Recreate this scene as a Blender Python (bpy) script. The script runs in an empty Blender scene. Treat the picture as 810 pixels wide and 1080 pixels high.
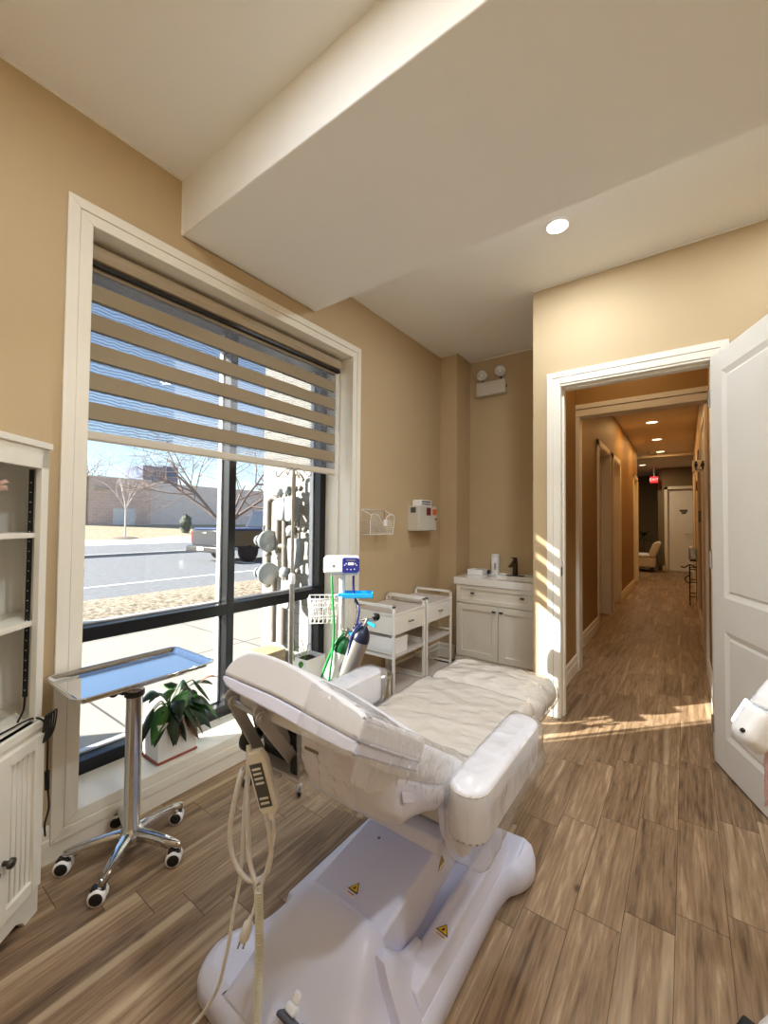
import bpy, bmesh, math, random
from mathutils import Vector, Matrix, noise
random.seed(7)
SC = bpy.context.scene
COL = SC.collection
PI = math.pi
V = Vector

# ------------------------------------------------------------------ materials
def srgb(r, g, b):
    f = lambda c: (c/255/12.92) if c/255 <= .04045 else ((c/255+.055)/1.055)**2.4
    return (f(r), f(g), f(b), 1)

def nodes(name):
    m = bpy.data.materials.new(name); m.use_nodes = True
    nt = m.node_tree
    return m, nt, nt.nodes['Principled BSDF'], nt.nodes['Material Output']

def pm(name, rgb, rough=.5, metal=0, var=.0, vscale=8, bump=0, bscale=60, coat=0, spec=.5, emit=None, estr=0, sss=0):
    m, nt, p, out = nodes(name)
    c = srgb(*rgb)
    p.inputs['Roughness'].default_value = rough
    p.inputs['Metallic'].default_value = metal
    p.inputs['Specular IOR Level'].default_value = spec
    if coat:
        p.inputs['Coat Weight'].default_value = coat
        p.inputs['Coat Roughness'].default_value = .12
    tc = nt.nodes.new('ShaderNodeTexCoord')
    n = nt.nodes.new('ShaderNodeTexNoise'); n.inputs['Scale'].default_value = vscale
    n.inputs['Detail'].default_value = 4
    nt.links.new(tc.outputs['Object'], n.inputs['Vector'])
    mx = nt.nodes.new('ShaderNodeMix'); mx.data_type = 'RGBA'
    k = 1-var
    mx.inputs['A'].default_value = (c[0]*k, c[1]*k, c[2]*k, 1)
    mx.inputs['B'].default_value = (min(1, c[0]*(1+var)), min(1, c[1]*(1+var)), min(1, c[2]*(1+var)), 1)
    nt.links.new(n.outputs['Fac'], mx.inputs['Factor'])
    nt.links.new(mx.outputs['Result'], p.inputs['Base Color'])
    if bump:
        n2 = nt.nodes.new('ShaderNodeTexNoise'); n2.inputs['Scale'].default_value = bscale
        n2.inputs['Detail'].default_value = 3
        nt.links.new(tc.outputs['Object'], n2.inputs['Vector'])
        b = nt.nodes.new('ShaderNodeBump'); b.inputs['Strength'].default_value = bump
        b.inputs['Distance'].default_value = .01
        nt.links.new(n2.outputs['Fac'], b.inputs['Height'])
        nt.links.new(b.outputs['Normal'], p.inputs['Normal'])
    if emit:
        p.inputs['Emission Color'].default_value = srgb(*emit)
        p.inputs['Emission Strength'].default_value = estr
    return m

def film_mat(name, base=.07, rough=.11, tint=(250, 250, 248), bump=.22, scale=16, milky=.10):
    m, nt, p, out = nodes(name); nt.nodes.remove(p)
    tr = nt.nodes.new('ShaderNodeBsdfTransparent'); gl = nt.nodes.new('ShaderNodeBsdfGlossy')
    df = nt.nodes.new('ShaderNodeBsdfDiffuse'); df.inputs['Color'].default_value = srgb(*tint)
    gl.inputs['Roughness'].default_value = rough
    fr = nt.nodes.new('ShaderNodeLayerWeight'); fr.inputs['Blend'].default_value = .5
    tc = nt.nodes.new('ShaderNodeTexCoord')
    n = nt.nodes.new('ShaderNodeTexNoise'); n.inputs['Scale'].default_value = scale
    n.inputs['Detail'].default_value = 3; n.inputs['Distortion'].default_value = 1.4
    nt.links.new(tc.outputs['Object'], n.inputs['Vector'])
    b = nt.nodes.new('ShaderNodeBump'); b.inputs['Strength'].default_value = bump; b.inputs['Distance'].default_value = .02
    nt.links.new(n.outputs['Fac'], b.inputs['Height'])
    nt.links.new(b.outputs['Normal'], gl.inputs['Normal']); nt.links.new(b.outputs['Normal'], fr.inputs['Normal'])
    a = nt.nodes.new('ShaderNodeMath'); a.operation = 'ADD'; a.use_clamp = True
    a.inputs[1].default_value = base
    pw = nt.nodes.new('ShaderNodeMath'); pw.operation = 'POWER'; pw.inputs[1].default_value = 4
    nt.links.new(fr.outputs['Facing'], pw.inputs[0]); nt.links.new(pw.outputs[0], a.inputs[0])
    m0 = nt.nodes.new('ShaderNodeMixShader'); m0.inputs['Fac'].default_value = milky
    nt.links.new(tr.outputs[0], m0.inputs[1]); nt.links.new(df.outputs[0], m0.inputs[2])
    m1 = nt.nodes.new('ShaderNodeMixShader')
    nt.links.new(a.outputs[0], m1.inputs['Fac'])
    nt.links.new(m0.outputs[0], m1.inputs[1]); nt.links.new(gl.outputs[0], m1.inputs[2])
    nt.links.new(m1.outputs[0], out.inputs['Surface'])
    return m

def glass_mat(name):
    m, nt, p, out = nodes(name); nt.nodes.remove(p)
    tr = nt.nodes.new('ShaderNodeBsdfTransparent'); tr.inputs['Color'].default_value = (.965, .975, .975, 1)
    gl = nt.nodes.new('ShaderNodeBsdfGlossy'); gl.inputs['Roughness'].default_value = .0
    fr = nt.nodes.new('ShaderNodeLayerWeight'); fr.inputs['Blend'].default_value = .5
    pw = nt.nodes.new('ShaderNodeMath'); pw.operation = 'POWER'; pw.inputs[1].default_value = 5
    nt.links.new(fr.outputs['Facing'], pw.inputs[0])
    ad = nt.nodes.new('ShaderNodeMath'); ad.operation = 'MULTIPLY_ADD'; ad.inputs[1].default_value = .96; ad.inputs[2].default_value = .035
    nt.links.new(pw.outputs[0], ad.inputs[0])
    m1 = nt.nodes.new('ShaderNodeMixShader')
    nt.links.new(ad.outputs[0], m1.inputs['Fac'])
    nt.links.new(tr.outputs[0], m1.inputs[1]); nt.links.new(gl.outputs[0], m1.inputs[2])
    nt.links.new(m1.outputs[0], out.inputs['Surface'])
    return m

def sheer_mat(name):
    # woven sheer of a zebra blind: fine threads, half see-through, wavy weave
    m, nt, p, out = nodes(name); nt.nodes.remove(p)
    tc = nt.nodes.new('ShaderNodeTexCoord')
    w = nt.nodes.new('ShaderNodeTexWave'); w.wave_type = 'BANDS'; w.bands_direction = 'Z'
    w.inputs['Scale'].default_value = 24; w.inputs['Distortion'].default_value = 4.5
    w.inputs['Detail'].default_value = 1.0; w.inputs['Detail Scale'].default_value = .9
    nt.links.new(tc.outputs['Object'], w.inputs['Vector'])
    mr = nt.nodes.new('ShaderNodeMapRange')
    mr.inputs['To Min'].default_value = .20; mr.inputs['To Max'].default_value = .46
    nt.links.new(w.outputs['Fac'], mr.inputs['Value'])
    tr = nt.nodes.new('ShaderNodeBsdfTransparent')
    df = nt.nodes.new('ShaderNodeBsdfDiffuse'); df.inputs['Color'].default_value = srgb(148, 150, 156)
    tl = nt.nodes.new('ShaderNodeBsdfTranslucent'); tl.inputs['Color'].default_value = srgb(126, 130, 138)
    m0 = nt.nodes.new('ShaderNodeMixShader'); m0.inputs['Fac'].default_value = .5
    nt.links.new(df.outputs[0], m0.inputs[1]); nt.links.new(tl.outputs[0], m0.inputs[2])
    m1 = nt.nodes.new('ShaderNodeMixShader')
    nt.links.new(mr.outputs[0], m1.inputs['Fac'])
    nt.links.new(tr.outputs[0], m1.inputs[1]); nt.links.new(m0.outputs[0], m1.inputs[2])
    nt.links.new(m1.outputs[0], out.inputs['Surface'])
    return m

def math_node(nt, op, a, b=None, c=None):
    n = nt.nodes.new('ShaderNodeMath'); n.operation = op
    for i, v in enumerate((a, b, c)):
        if v is None: continue
        if isinstance(v, (int, float)): n.inputs[i].default_value = v
        else: nt.links.new(v, n.inputs[i])
    return n.outputs[0]

def floor_mat():
    # wood-look planks: 0.133 wide, 0.53 long, each row's joints stepped by a sixth
    m, nt, p, out = nodes('wood_plank_tile')
    tc = nt.nodes.new('ShaderNodeTexCoord'); sp = nt.nodes.new('ShaderNodeSeparateXYZ')
    nt.links.new(tc.outputs['Object'], sp.inputs[0])
    W, L = .133, .53
    u = math_node(nt, 'DIVIDE', math_node(nt, 'ADD', sp.outputs['X'], .302+W*40), W)
    i = math_node(nt, 'FLOOR', u); fu = math_node(nt, 'FRACT', u)
    v = math_node(nt, 'DIVIDE', math_node(nt, 'SUBTRACT', math_node(nt, 'ADD', sp.outputs['Y'], L*20-1.47), math_node(nt, 'MULTIPLY', math_node(nt, 'SUBTRACT', i, 40), .09)), L)
    j = math_node(nt, 'FLOOR', v); fv = math_node(nt, 'FRACT', v)
    cid = nt.nodes.new('ShaderNodeCombineXYZ'); nt.links.new(i, cid.inputs[0]); nt.links.new(j, cid.inputs[1])
    wn = nt.nodes.new('ShaderNodeTexWhiteNoise'); wn.noise_dimensions = '3D'; nt.links.new(cid.outputs[0], wn.inputs['Vector'])
    rs = nt.nodes.new('ShaderNodeSeparateColor'); nt.links.new(wn.outputs['Color'], rs.inputs[0])
    # grain coordinates: stretched along the plank, offset per plank
    gx = math_node(nt, 'ADD', math_node(nt, 'MULTIPLY', sp.outputs['X'], 1.0), math_node(nt, 'MULTIPLY', rs.outputs[0], 37))
    gy = math_node(nt, 'ADD', math_node(nt, 'MULTIPLY', sp.outputs['Y'], .062), math_node(nt, 'MULTIPLY', rs.outputs[1], 53))
    gc = nt.nodes.new('ShaderNodeCombineXYZ'); nt.links.new(gx, gc.inputs[0]); nt.links.new(gy, gc.inputs[1])
    g1 = nt.nodes.new('ShaderNodeTexNoise'); g1.inputs['Scale'].default_value = 30; g1.inputs['Detail'].default_value = 7
    g1.inputs['Roughness'].default_value = .66; g1.inputs['Distortion'].default_value = .7
    nt.links.new(gc.outputs[0], g1.inputs['Vector'])
    g2 = nt.nodes.new('ShaderNodeTexNoise'); g2.inputs['Scale'].default_value = 130; g2.inputs['Detail'].default_value = 3
    g2.inputs['Distortion'].default_value = .3
    nt.links.new(gc.outputs[0], g2.inputs['Vector'])
    # light sapwood streaks, only on some planks
    g3 = nt.nodes.new('ShaderNodeTexNoise'); g3.inputs['Scale'].default_value = 9; g3.inputs['Detail'].default_value = 2
    g3.inputs['Distortion'].default_value = .5
    gy3 = math_node(nt, 'MULTIPLY', gy, .55)
    gc3 = nt.nodes.new('ShaderNodeCombineXYZ'); nt.links.new(gx, gc3.inputs[0]); nt.links.new(gy3, gc3.inputs[1])
    nt.links.new(gc3.outputs[0], g3.inputs['Vector'])
    ramp = nt.nodes.new('ShaderNodeValToRGB'); el = ramp.color_ramp.elements
    el[0].position = .33; el[0].color = srgb(90, 71, 54)
    el[1].position = .70; el[1].color = srgb(194, 170, 140)
    e = el.new(.46); e.color = srgb(132, 108, 83)
    e = el.new(.58); e.color = srgb(156, 131, 103)
    mixf = math_node(nt, 'ADD', math_node(nt, 'MULTIPLY', g1.outputs['Fac'], .72), math_node(nt, 'MULTIPLY', g2.outputs['Fac'], .28))
    mixf = math_node(nt, 'ADD', mixf, math_node(nt, 'MULTIPLY', math_node(nt, 'SUBTRACT', rs.outputs[2], .5), .11))
    nt.links.new(mixf, ramp.inputs['Fac'])
    st = nt.nodes.new('ShaderNodeMapRange'); st.inputs['From Min'].default_value = .61; st.inputs['From Max'].default_value = .67
    nt.links.new(g3.outputs['Fac'], st.inputs['Value'])
    mx = nt.nodes.new('ShaderNodeMix'); mx.data_type = 'RGBA'
    nt.links.new(math_node(nt, 'MULTIPLY', st.outputs[0], .5), mx.inputs['Factor'])
    nt.links.new(ramp.outputs['Color'], mx.inputs['A']); mx.inputs['B'].default_value = srgb(205, 184, 152)
    vo = nt.nodes.new('ShaderNodeTexVoronoi'); vo.inputs['Scale'].default_value = 3.2
    kc = nt.nodes.new('ShaderNodeCombineXYZ'); nt.links.new(math_node(nt, 'ADD', sp.outputs['X'], math_node(nt, 'MULTIPLY', rs.outputs[0], 11)), kc.inputs[0]); nt.links.new(math_node(nt, 'MULTIPLY', sp.outputs['Y'], .55), kc.inputs[1])
    nt.links.new(kc.outputs[0], vo.inputs['Vector'])
    kn = nt.nodes.new('ShaderNodeMapRange'); kn.inputs['From Min'].default_value = .018; kn.inputs['From Max'].default_value = .045
    kn.inputs['To Min'].default_value = .75; kn.inputs['To Max'].default_value = 0
    nt.links.new(vo.outputs['Distance'], kn.inputs['Value'])
    mk = nt.nodes.new('ShaderNodeMix'); mk.data_type = 'RGBA'; nt.links.new(kn.outputs[0], mk.inputs['Factor'])
    nt.links.new(mx.outputs['Result'], mk.inputs['A']); mk.inputs['B'].default_value = srgb(60, 44, 31); mx = mk
    # joints
    eu = math_node(nt, 'MINIMUM', fu, math_node(nt, 'SUBTRACT', 1, fu)); ev = math_node(nt, 'MINIMUM', fv, math_node(nt, 'SUBTRACT', 1, fv))
    ju = math_node(nt, 'LESS_THAN', math_node(nt, 'MULTIPLY', eu, W), .0011); jv = math_node(nt, 'LESS_THAN', math_node(nt, 'MULTIPLY', ev, L), .0014)
    jj = math_node(nt, 'MAXIMUM', ju, jv)
    m2 = nt.nodes.new('ShaderNodeMix'); m2.data_type = 'RGBA'
    nt.links.new(math_node(nt, 'MULTIPLY', jj, .75), m2.inputs['Factor']); nt.links.new(mx.outputs['Result'], m2.inputs['A'])
    m2.inputs['B'].default_value = srgb(62, 47, 35)
    nt.links.new(m2.outputs['Result'], p.inputs['Base Color'])
    p.inputs['Roughness'].default_value = .48; p.inputs['Specular IOR Level'].default_value = .3
    b = nt.nodes.new('ShaderNodeBump'); b.inputs['Strength'].default_value = .12; b.inputs['Distance'].default_value = .004
    hh = math_node(nt, 'SUBTRACT', g2.outputs['Fac'], math_node(nt, 'MULTIPLY', jj, 1.5))
    nt.links.new(hh, b.inputs['Height']); nt.links.new(b.outputs['Normal'], p.inputs['Normal'])
    return m

def brick_mat(name, c1, c2, cm, scale=5, bw=.5, rh=.25, rough=.8):
    m, nt, p, out = nodes(name)
    tc = nt.nodes.new('ShaderNodeTexCoord'); sp = nt.nodes.new('ShaderNodeSeparateXYZ')
    nt.links.new(tc.outputs['Object'], sp.inputs[0])
    cb = nt.nodes.new('ShaderNodeCombineXYZ')
    nt.links.new(math_node(nt, 'ADD', sp.outputs['X'], sp.outputs['Y']), cb.inputs[0]); nt.links.new(sp.outputs['Z'], cb.inputs[1])
    br = nt.nodes.new('ShaderNodeTexBrick'); br.inputs['Scale'].default_value = scale
    br.inputs['Brick Width'].default_value = bw; br.inputs['Row Height'].default_value = rh
    br.inputs['Mortar Size'].default_value = .012
    br.inputs['Color1'].default_value = srgb(*c1); br.inputs['Color2'].default_value = srgb(*c2); br.inputs['Mortar'].default_value = srgb(*cm)
    nt.links.new(cb.outputs[0], br.inputs['Vector']); nt.links.new(br.outputs['Color'], p.inputs['Base Color'])
    p.inputs['Roughness'].default_value = rough
    return m

def slab_mat(name, c, cj, step, along=0, var=.08, vs=3):
    # concrete flags: joint lines every `step` metres
    m, nt, p, out = nodes(name)
    tc = nt.nodes.new('ShaderNodeTexCoord'); sp = nt.nodes.new('ShaderNodeSeparateXYZ'); nt.links.new(tc.outputs['Object'], sp.inputs[0])
    js = []
    for ax, s in ((0, step), (1, step*1.25)):
        f = math_node(nt, 'FRACT', math_node(nt, 'DIVIDE', math_node(nt, 'ADD', sp.outputs[ax], 100), s))
        js.append(math_node(nt, 'LESS_THAN', f, .018/s))
    n = nt.nodes.new('ShaderNodeTexNoise'); n.inputs['Scale'].default_value = vs; n.inputs['Detail'].default_value = 6
    nt.links.new(tc.outputs['Object'], n.inputs['Vector'])
    c = srgb(*c)
    mx = nt.nodes.new('ShaderNodeMix'); mx.data_type = 'RGBA'
    mx.inputs['A'].default_value = tuple(x*(1-var) for x in c[:3])+(1,); mx.inputs['B'].default_value = tuple(min(1, x*(1+var)) for x in c[:3])+(1,)
    nt.links.new(n.outputs['Fac'], mx.inputs['Factor'])
    m2 = nt.nodes.new('ShaderNodeMix'); m2.data_type = 'RGBA'; nt.links.new(math_node(nt, 'MAXIMUM', *js), m2.inputs['Factor'])
    nt.links.new(mx.outputs['Result'], m2.inputs['A']); m2.inputs['B'].default_value = srgb(*cj)
    nt.links.new(m2.outputs['Result'], p.inputs['Base Color']); p.inputs['Roughness'].default_value = .85
    return m

def speckle_mat(name, c1, c2, scale, lo=.4, hi=.6, rough=.9, bump=.5):
    m, nt, p, out = nodes(name)
    tc = nt.nodes.new('ShaderNodeTexCoord'); n = nt.nodes.new('ShaderNodeTexNoise'); n.inputs['Scale'].default_value = scale
    n.inputs['Detail'].default_value = 8; n.inputs['Roughness'].default_value = .7
    nt.links.new(tc.outputs['Object'], n.inputs['Vector'])
    r = nt.nodes.new('ShaderNodeValToRGB'); r.color_ramp.elements[0].position = lo; r.color_ramp.elements[1].position = hi
    r.color_ramp.elements[0].color = srgb(*c1); r.color_ramp.elements[1].color = srgb(*c2)
    nt.links.new(n.outputs['Fac'], r.inputs['Fac']); nt.links.new(r.outputs['Color'], p.inputs['Base Color'])
    p.inputs['Roughness'].default_value = rough
    b = nt.nodes.new('ShaderNodeBump'); b.inputs['Strength'].default_value = bump; b.inputs['Distance'].default_value = .02
    nt.links.new(n.outputs['Fac'], b.inputs['Height']); nt.links.new(b.outputs['Normal'], p.inputs['Normal'])
    return m

M = dict(
    wall=pm('tan_wall_paint', (192, 169, 132), .7, var=.03, vscale=2, bump=.06, bscale=260),
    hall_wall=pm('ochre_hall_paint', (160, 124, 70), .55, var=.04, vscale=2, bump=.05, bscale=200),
    lobby_wall=pm('olive_lobby_paint', (128, 110, 78), .7, var=.03),
    ceil=pm('ceiling_white', (243, 242, 238), .85, var=.015, vscale=3, bump=.04, bscale=300),
    trim=pm('trim_white', (236, 230, 216), .42, var=.015, vscale=5),
    floor=floor_mat(),
    black_alu=pm('black_aluminium', (22, 23, 27), .35, .3, var=.1),
    glass=glass_mat('window_glass'),
    door=pm('door_white', (232, 228, 219), .4, var=.015, bump=.03, bscale=150),
    band=pm('blind_taupe_fabric', (150, 134, 108), .9, var=.05, vscale=40, bump=.1, bscale=500),
    cass=pm('blind_cassette_taupe', (165, 147, 120), .55, var=.03),
    hem=pm('blind_hem_bar', (206, 197, 180), .5),
    sheer=sheer_mat('blind_sheer'),
    vinyl=pm('white_vinyl', (233, 234, 242), .42, var=.015, vscale=6, bump=.03, bscale=180),
    shell=pm('white_abs_shell', (226, 229, 250), .34, var=.012, vscale=4),
    film=film_mat('clear_plastic_cover'),
    filmloose=film_mat('clear_plastic_loose', base=.10, bump=.45, scale=24, milky=.16),
    linen=pm('cream_sheet', (222, 214, 204), .6, var=.03, vscale=12, bump=.12, bscale=40),
    steel=pm('brushed_steel', (190, 188, 184), .28, 1, var=.06, vscale=20),
    chrome=pm('polished_chrome', (214, 214, 216), .07, 1, var=.02),
    grey_metal=pm('satin_grey_metal', (200, 199, 202), .42, .35, var=.04),
    black=pm('black_plastic', (16, 16, 17), .4, var=.1),
    rubber=pm('black_rubber', (24, 24, 25), .7, var=.1),
    white_pl=pm('white_plastic', (244, 244, 244), .35, var=.01),
    white_metal=pm('white_powder_coat', (238, 236, 230), .38, var=.01),
    laminate=pm('white_laminate', (236, 232, 224), .4, var=.01),
    shelfgrey=pm('greige_shelf', (196, 186, 178), .5, var=.03),
    cab=pm('cabinet_offwhite', (234, 229, 216), .42, var=.012),
    ceramic=pm('white_ceramic', (244, 242, 236), .15, coat=.4),
    bronze=pm('dark_bronze', (70, 60, 52), .3, .9, var=.1),
    nickel=pm('dark_nickel', (95, 92, 88), .3, .9),
    green=pm('green_hose', (24, 138, 62), .4, var=.05),
    dgreen=pm('dark_green_cap', (14, 78, 40), .3, var=.1),
    navy=pm('navy_blue', (24, 34, 96), .35, var=.05),
    panelblue=pm('panel_blue', (36, 44, 128), .3, var=.03),
    dnavy=pm('dark_navy_cap', (18, 24, 48), .3, var=.1),
    sky_blue=pm('bright_blue_plastic', (30, 160, 224), .35, var=.02),
    lblue=pm('pale_blue_hose', (90, 170, 225), .4),
    alu=pm('bare_aluminium_cylinder', (200, 198, 192), .3, .85, var=.05, vscale=10),
    whitecyl=pm('white_cylinder_paint', (232, 236, 232), .3, var=.02),
    leaf=pm('dark_green_leaf', (24, 48, 24), .35, var=.35, vscale=14),
    leaf2=pm('fresh_green_leaf', (62, 116, 44), .4, var=.25, vscale=14),
    dryleaf=pm('brown_dry_leaf', (96, 64, 44), .8, var=.3, vscale=20, bump=.4, bscale=60),
    stem=pm('leaf_stem', (88, 120, 60), .5),
    soil=pm('dark_soil', (40, 32, 26), .95, var=.4, vscale=60, bump=.8, bscale=80),
    terra=pm('reddish_saucer', (150, 74, 48), .55, var=.1),
    pot=pm('white_pot', (240, 238, 233), .35, var=.01),
    grey=pm('mid_grey_plastic', (118, 120, 124), .4),
    dkgrey=pm('dark_grey_label', (84, 86, 92), .5),
    yellow=pm('warning_yellow', (240, 196, 30), .5),
    stickwhite=pm('sticker_white', (240, 238, 236), .5),
    red=pm('label_red', (176, 34, 30), .5),
    orange=pm('label_orange', (224, 96, 34), .5),
    maroon=pm('label_maroon', (104, 26, 28), .5),
    beigebox=pm('beige_steel_box', (205, 198, 184), .4, var=.02),
    cream=pm('cream_cord', (238, 240, 228), .45),
    pink=pm('pink_towel', (222, 184, 178), .9, var=.1, vscale=60, bump=.5, bscale=200),
    petal=pm('pale_pink_petal', (230, 196, 182), .6, var=.12, vscale=30),
    emitw=pm('lamp_diffuser', (255, 255, 255), .5, emit=(255, 236, 205), estr=14),
    emithall=pm('hall_lamp_diffuser', (255, 255, 255), .5, emit=(255, 226, 178), estr=5),
    emitcool=pm('device_lamp', (255, 255, 255), .5, emit=(235, 246, 255), estr=9),
    exit_red=pm('exit_sign_red', (220, 30, 30), .5, emit=(255, 30, 40), estr=.9),
    exit_txt=pm('exit_sign_letters', (255, 220, 220), .5, emit=(255, 190, 190), estr=1.0),
    signtan=pm('sign_tan', (244, 224, 190), .5),
    bulb=pm('emergency_lens', (225, 222, 212), .12, .4),
    sofa=pm('cream_sofa_vinyl', (226, 214, 194), .45, var=.02),
    sidewalk=slab_mat('sidewalk_concrete', (152, 146, 137), (78, 74, 70), 1.35),
    asphalt=speckle_mat('asphalt', (104, 106, 109), (122, 124, 127), 6, .35, .65),
    drygrass=speckle_mat('dry_grass', (86, 72, 54), (186, 172, 148), 13, .38, .62),
    lawn=speckle_mat('far_dry_lawn', (140, 126, 100), (166, 153, 126), 3, .4, .6),
    snow=speckle_mat('snow_bank', (140, 144, 154), (196, 198, 206), 1.5, .35, .55),
    kerb=pm('kerb_concrete', (168, 166, 162), .9, var=.08, vscale=3),
    roadpaint=pm('road_paint', (232, 232, 230), .8),
    farbrick=brick_mat('far_brick', (176, 152, 144), (186, 164, 156), (196, 180, 172), .9),
    farbrick2=brick_mat('far_pale_brick', (196, 182, 178), (204, 190, 186), (212, 200, 196), .9),
    farpale=pm('pale_concrete_wall', (150, 144, 134), .9, var=.03),
    fardoor=pm('pale_grey_door', (190, 190, 192), .8),
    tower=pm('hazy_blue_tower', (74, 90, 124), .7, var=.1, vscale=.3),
    whitebrick=brick_mat('white_painted_brick', (150, 147, 140), (158, 155, 148), (116, 112, 106), 4.2, .9, .32),
    greybrick=brick_mat('grey_brick', (84, 86, 92), (92, 94, 100), (150, 150, 152), 4.2, .9, .40),
    bark=pm('bare_bark', (122, 104, 96), .9, var=.2, vscale=4),
    paletwig=pm('pale_twig', (196, 186, 176), .9, var=.1),
    shrub=speckle_mat('dark_evergreen', (44, 52, 44), (84, 88, 74), 4, .4, .6),
    meter=pm('gas_meter_grey', (150, 156, 158), .5, .2, var=.04),
    pipe=pm('gas_pipe_grey', (112, 106, 98), .55, .3, var=.08),
    tan_block=pm('tan_block', (170, 148, 108), .85, var=.05),
    truck=pm('truck_dark_paint', (34, 36, 42), .25, .3, coat=.6),
    truckblue=pm('truck_tonneau', (76, 92, 130), .35, coat=.3),
    tyre=pm('tyre_rubber', (30, 30, 31), .85),
    taillight=pm('tail_light_red', (92, 30, 30), .3),
    carglass=pm('car_dark_glass', (40, 46, 54), .08, coat=.5),
    darkwire=pm('dark_wire', (38, 30, 26), .5, .4),
    olive_pot=pm('dark_planter', (46, 40, 36), .6),
)

# ------------------------------------------------------------------ mesh builder
ORG = {}
def org(o): return ORG.get(o.name, V((0, 0, 0)))

class B:
    """collects shapes given in world coordinates, links them as ONE mesh object"""
    def __init__(s): s.bm = bmesh.new(); s.mats = []; s.cur = 0; s.xf = Matrix()
    def mat(s, m):
        if m not in s.mats: s.mats.append(m)
        s.cur = s.mats.index(m); return s
    def _tag(s, faces, smooth):
        for f in faces: f.material_index = s.cur; f.smooth = smooth
    def _add(s, verts, faces, smooth=False):
        vs = [s.bm.verts.new(s.xf @ V(v)) for v in verts]
        fs = []
        for f in faces:
            try: fs.append(s.bm.faces.new([vs[i] for i in f]))
            except ValueError: pass
        s._tag(fs, smooth); return vs, fs
    def box(s, a, b, bev=0, seg=2, mtx=None):
        x0, y0, z0 = a; x1, y1, z1 = b
        vv = [(x0, y0, z0), (x1, y0, z0), (x1, y1, z0), (x0, y1, z0), (x0, y0, z1), (x1, y0, z1), (x1, y1, z1), (x0, y1, z1)]
        if mtx is not None: vv = [mtx @ V(v) for v in vv]
        vs, fs = s._add(vv, [(0, 3, 2, 1), (4, 5, 6, 7), (0, 1, 5, 4), (1, 2, 6, 5), (2, 3, 7, 6), (3, 0, 4, 7)])
        if bev:
            es = list({e for f in fs for e in f.edges})
            r = bmesh.ops.bevel(s.bm, geom=es, offset=bev, segments=seg, affect='EDGES', profile=.5)
            s._tag(r['faces'], True)
        return s
    def prism(s, poly, axis, a, b, bev=0, seg=2, mtx=None):
        """poly: 2-D points; axis the extrusion axis (0: poly=(y,z), 1: poly=(x,z), 2: poly=(x,y))"""
        def P(p, t):
            q = {0: (t, p[0], p[1]), 1: (p[0], t, p[1]), 2: (p[0], p[1], t)}[axis]
            return mtx @ V(q) if mtx is not None else V(q)
        n = len(poly)
        vs, fs = s._add([P(p, a) for p in poly]+[P(p, b) for p in poly],
                        [tuple(range(n)), tuple(range(2*n-1, n-1, -1))]+[(i, i+n, (i+1) % n+n, (i+1) % n) for i in range(n)])
        bmesh.ops.recalc_face_normals(s.bm, faces=fs)
        if bev:
            es = list({e for f in fs for e in f.edges})
            r = bmesh.ops.bevel(s.bm, geom=es, offset=bev, segments=seg, affect='EDGES', profile=.5)
            s._tag(r['faces'], True)
        return s
    def tube(s, pts, r, n=10, cap=True, closed=False):
        pts = [V(p) for p in pts]; k = len(pts)
        rs = r if isinstance(r, (list, tuple)) else [r]*k
        rings = []; up = None
        for i, p in enumerate(pts):
            if closed: t = pts[(i+1) % k]-pts[i-1]
            else: t = pts[min(i+1, k-1)]-pts[max(i-1, 0)]
            t.normalize()
            if up is None:
                up = V((0, 0, 1)) if abs(t.z) < .9 else V((1, 0, 0))
            a = up-t*up.dot(t)
            if a.length < 1e-5: a = t.orthogonal()
            a.normalize(); b = t.cross(a); up = a
            rings.append([p+(a*math.cos(2*PI*j/n)+b*math.sin(2*PI*j/n))*rs[i] for j in range(n)])
        vv = [v for ring in rings for v in ring]; ff = []
        for i in range(k if closed else k-1):
            for j in range(n):
                i2 = (i+1) % k
                ff.append((i*n+j, i*n+(j+1) % n, i2*n+(j+1) % n, i2*n+j))
        s._add(vv, ff, True)
        if cap and not closed:
            s._add(rings[0][::-1], [tuple(range(n))]); s._add(rings[-1], [tuple(range(n))])
        return s
    def cyl(s, p0, p1, r, r1=None, n=20, bev=0):
        p0, p1 = V(p0), V(p1)
        r1 = r if r1 is None else r1
        if bev:
            d = (p1-p0).normalized()*bev
            return s.tube([p0, p0+d*.001, p0+d, p1-d, p1-d*.001, p1], [r-bev, r-bev*.9, r, r1, r1-bev*.9, r1-bev], n)
        return s.tube([p0, p1], [r, r1], n)
    def lathe(s, prof, c, n=24, axis=(0, 0, 1), smooth=True):
        """prof: (radius, height) list along axis from point c"""
        ax = V(axis).normalized(); a = ax.orthogonal().normalized(); b = ax.cross(a); c = V(c)
        vv = []; ff = []
        for r, h in prof:
            for j in range(n):
                t = 2*PI*j/n; vv.append(c+ax*h+(a*math.cos(t)+b*math.sin(t))*max(r, 1e-5))
        for i in range(len(prof)-1):
            for j in range(n): ff.append((i*n+j, i*n+(j+1) % n, (i+1)*n+(j+1) % n, (i+1)*n+j))
        s._add(vv, ff, smooth); return s
    def ball(s, c, r, sc=(1, 1, 1), u=16, v=10):
        c = V(c); prof = [(math.sin(PI*i/v), -math.cos(PI*i/v)) for i in range(v+1)]
        vv = []; ff = []
        for rr, h in prof:
            for j in range(u):
                t = 2*PI*j/u; vv.append(c+V((rr*math.cos(t)*r*sc[0], rr*math.sin(t)*r*sc[1], h*r*sc[2])))
        for i in range(v):
            for j in range(u): ff.append((i*u+j, i*u+(j+1) % u, (i+1)*u+(j+1) % u, (i+1)*u+j))
        s._add(vv, ff, True); return s
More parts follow.
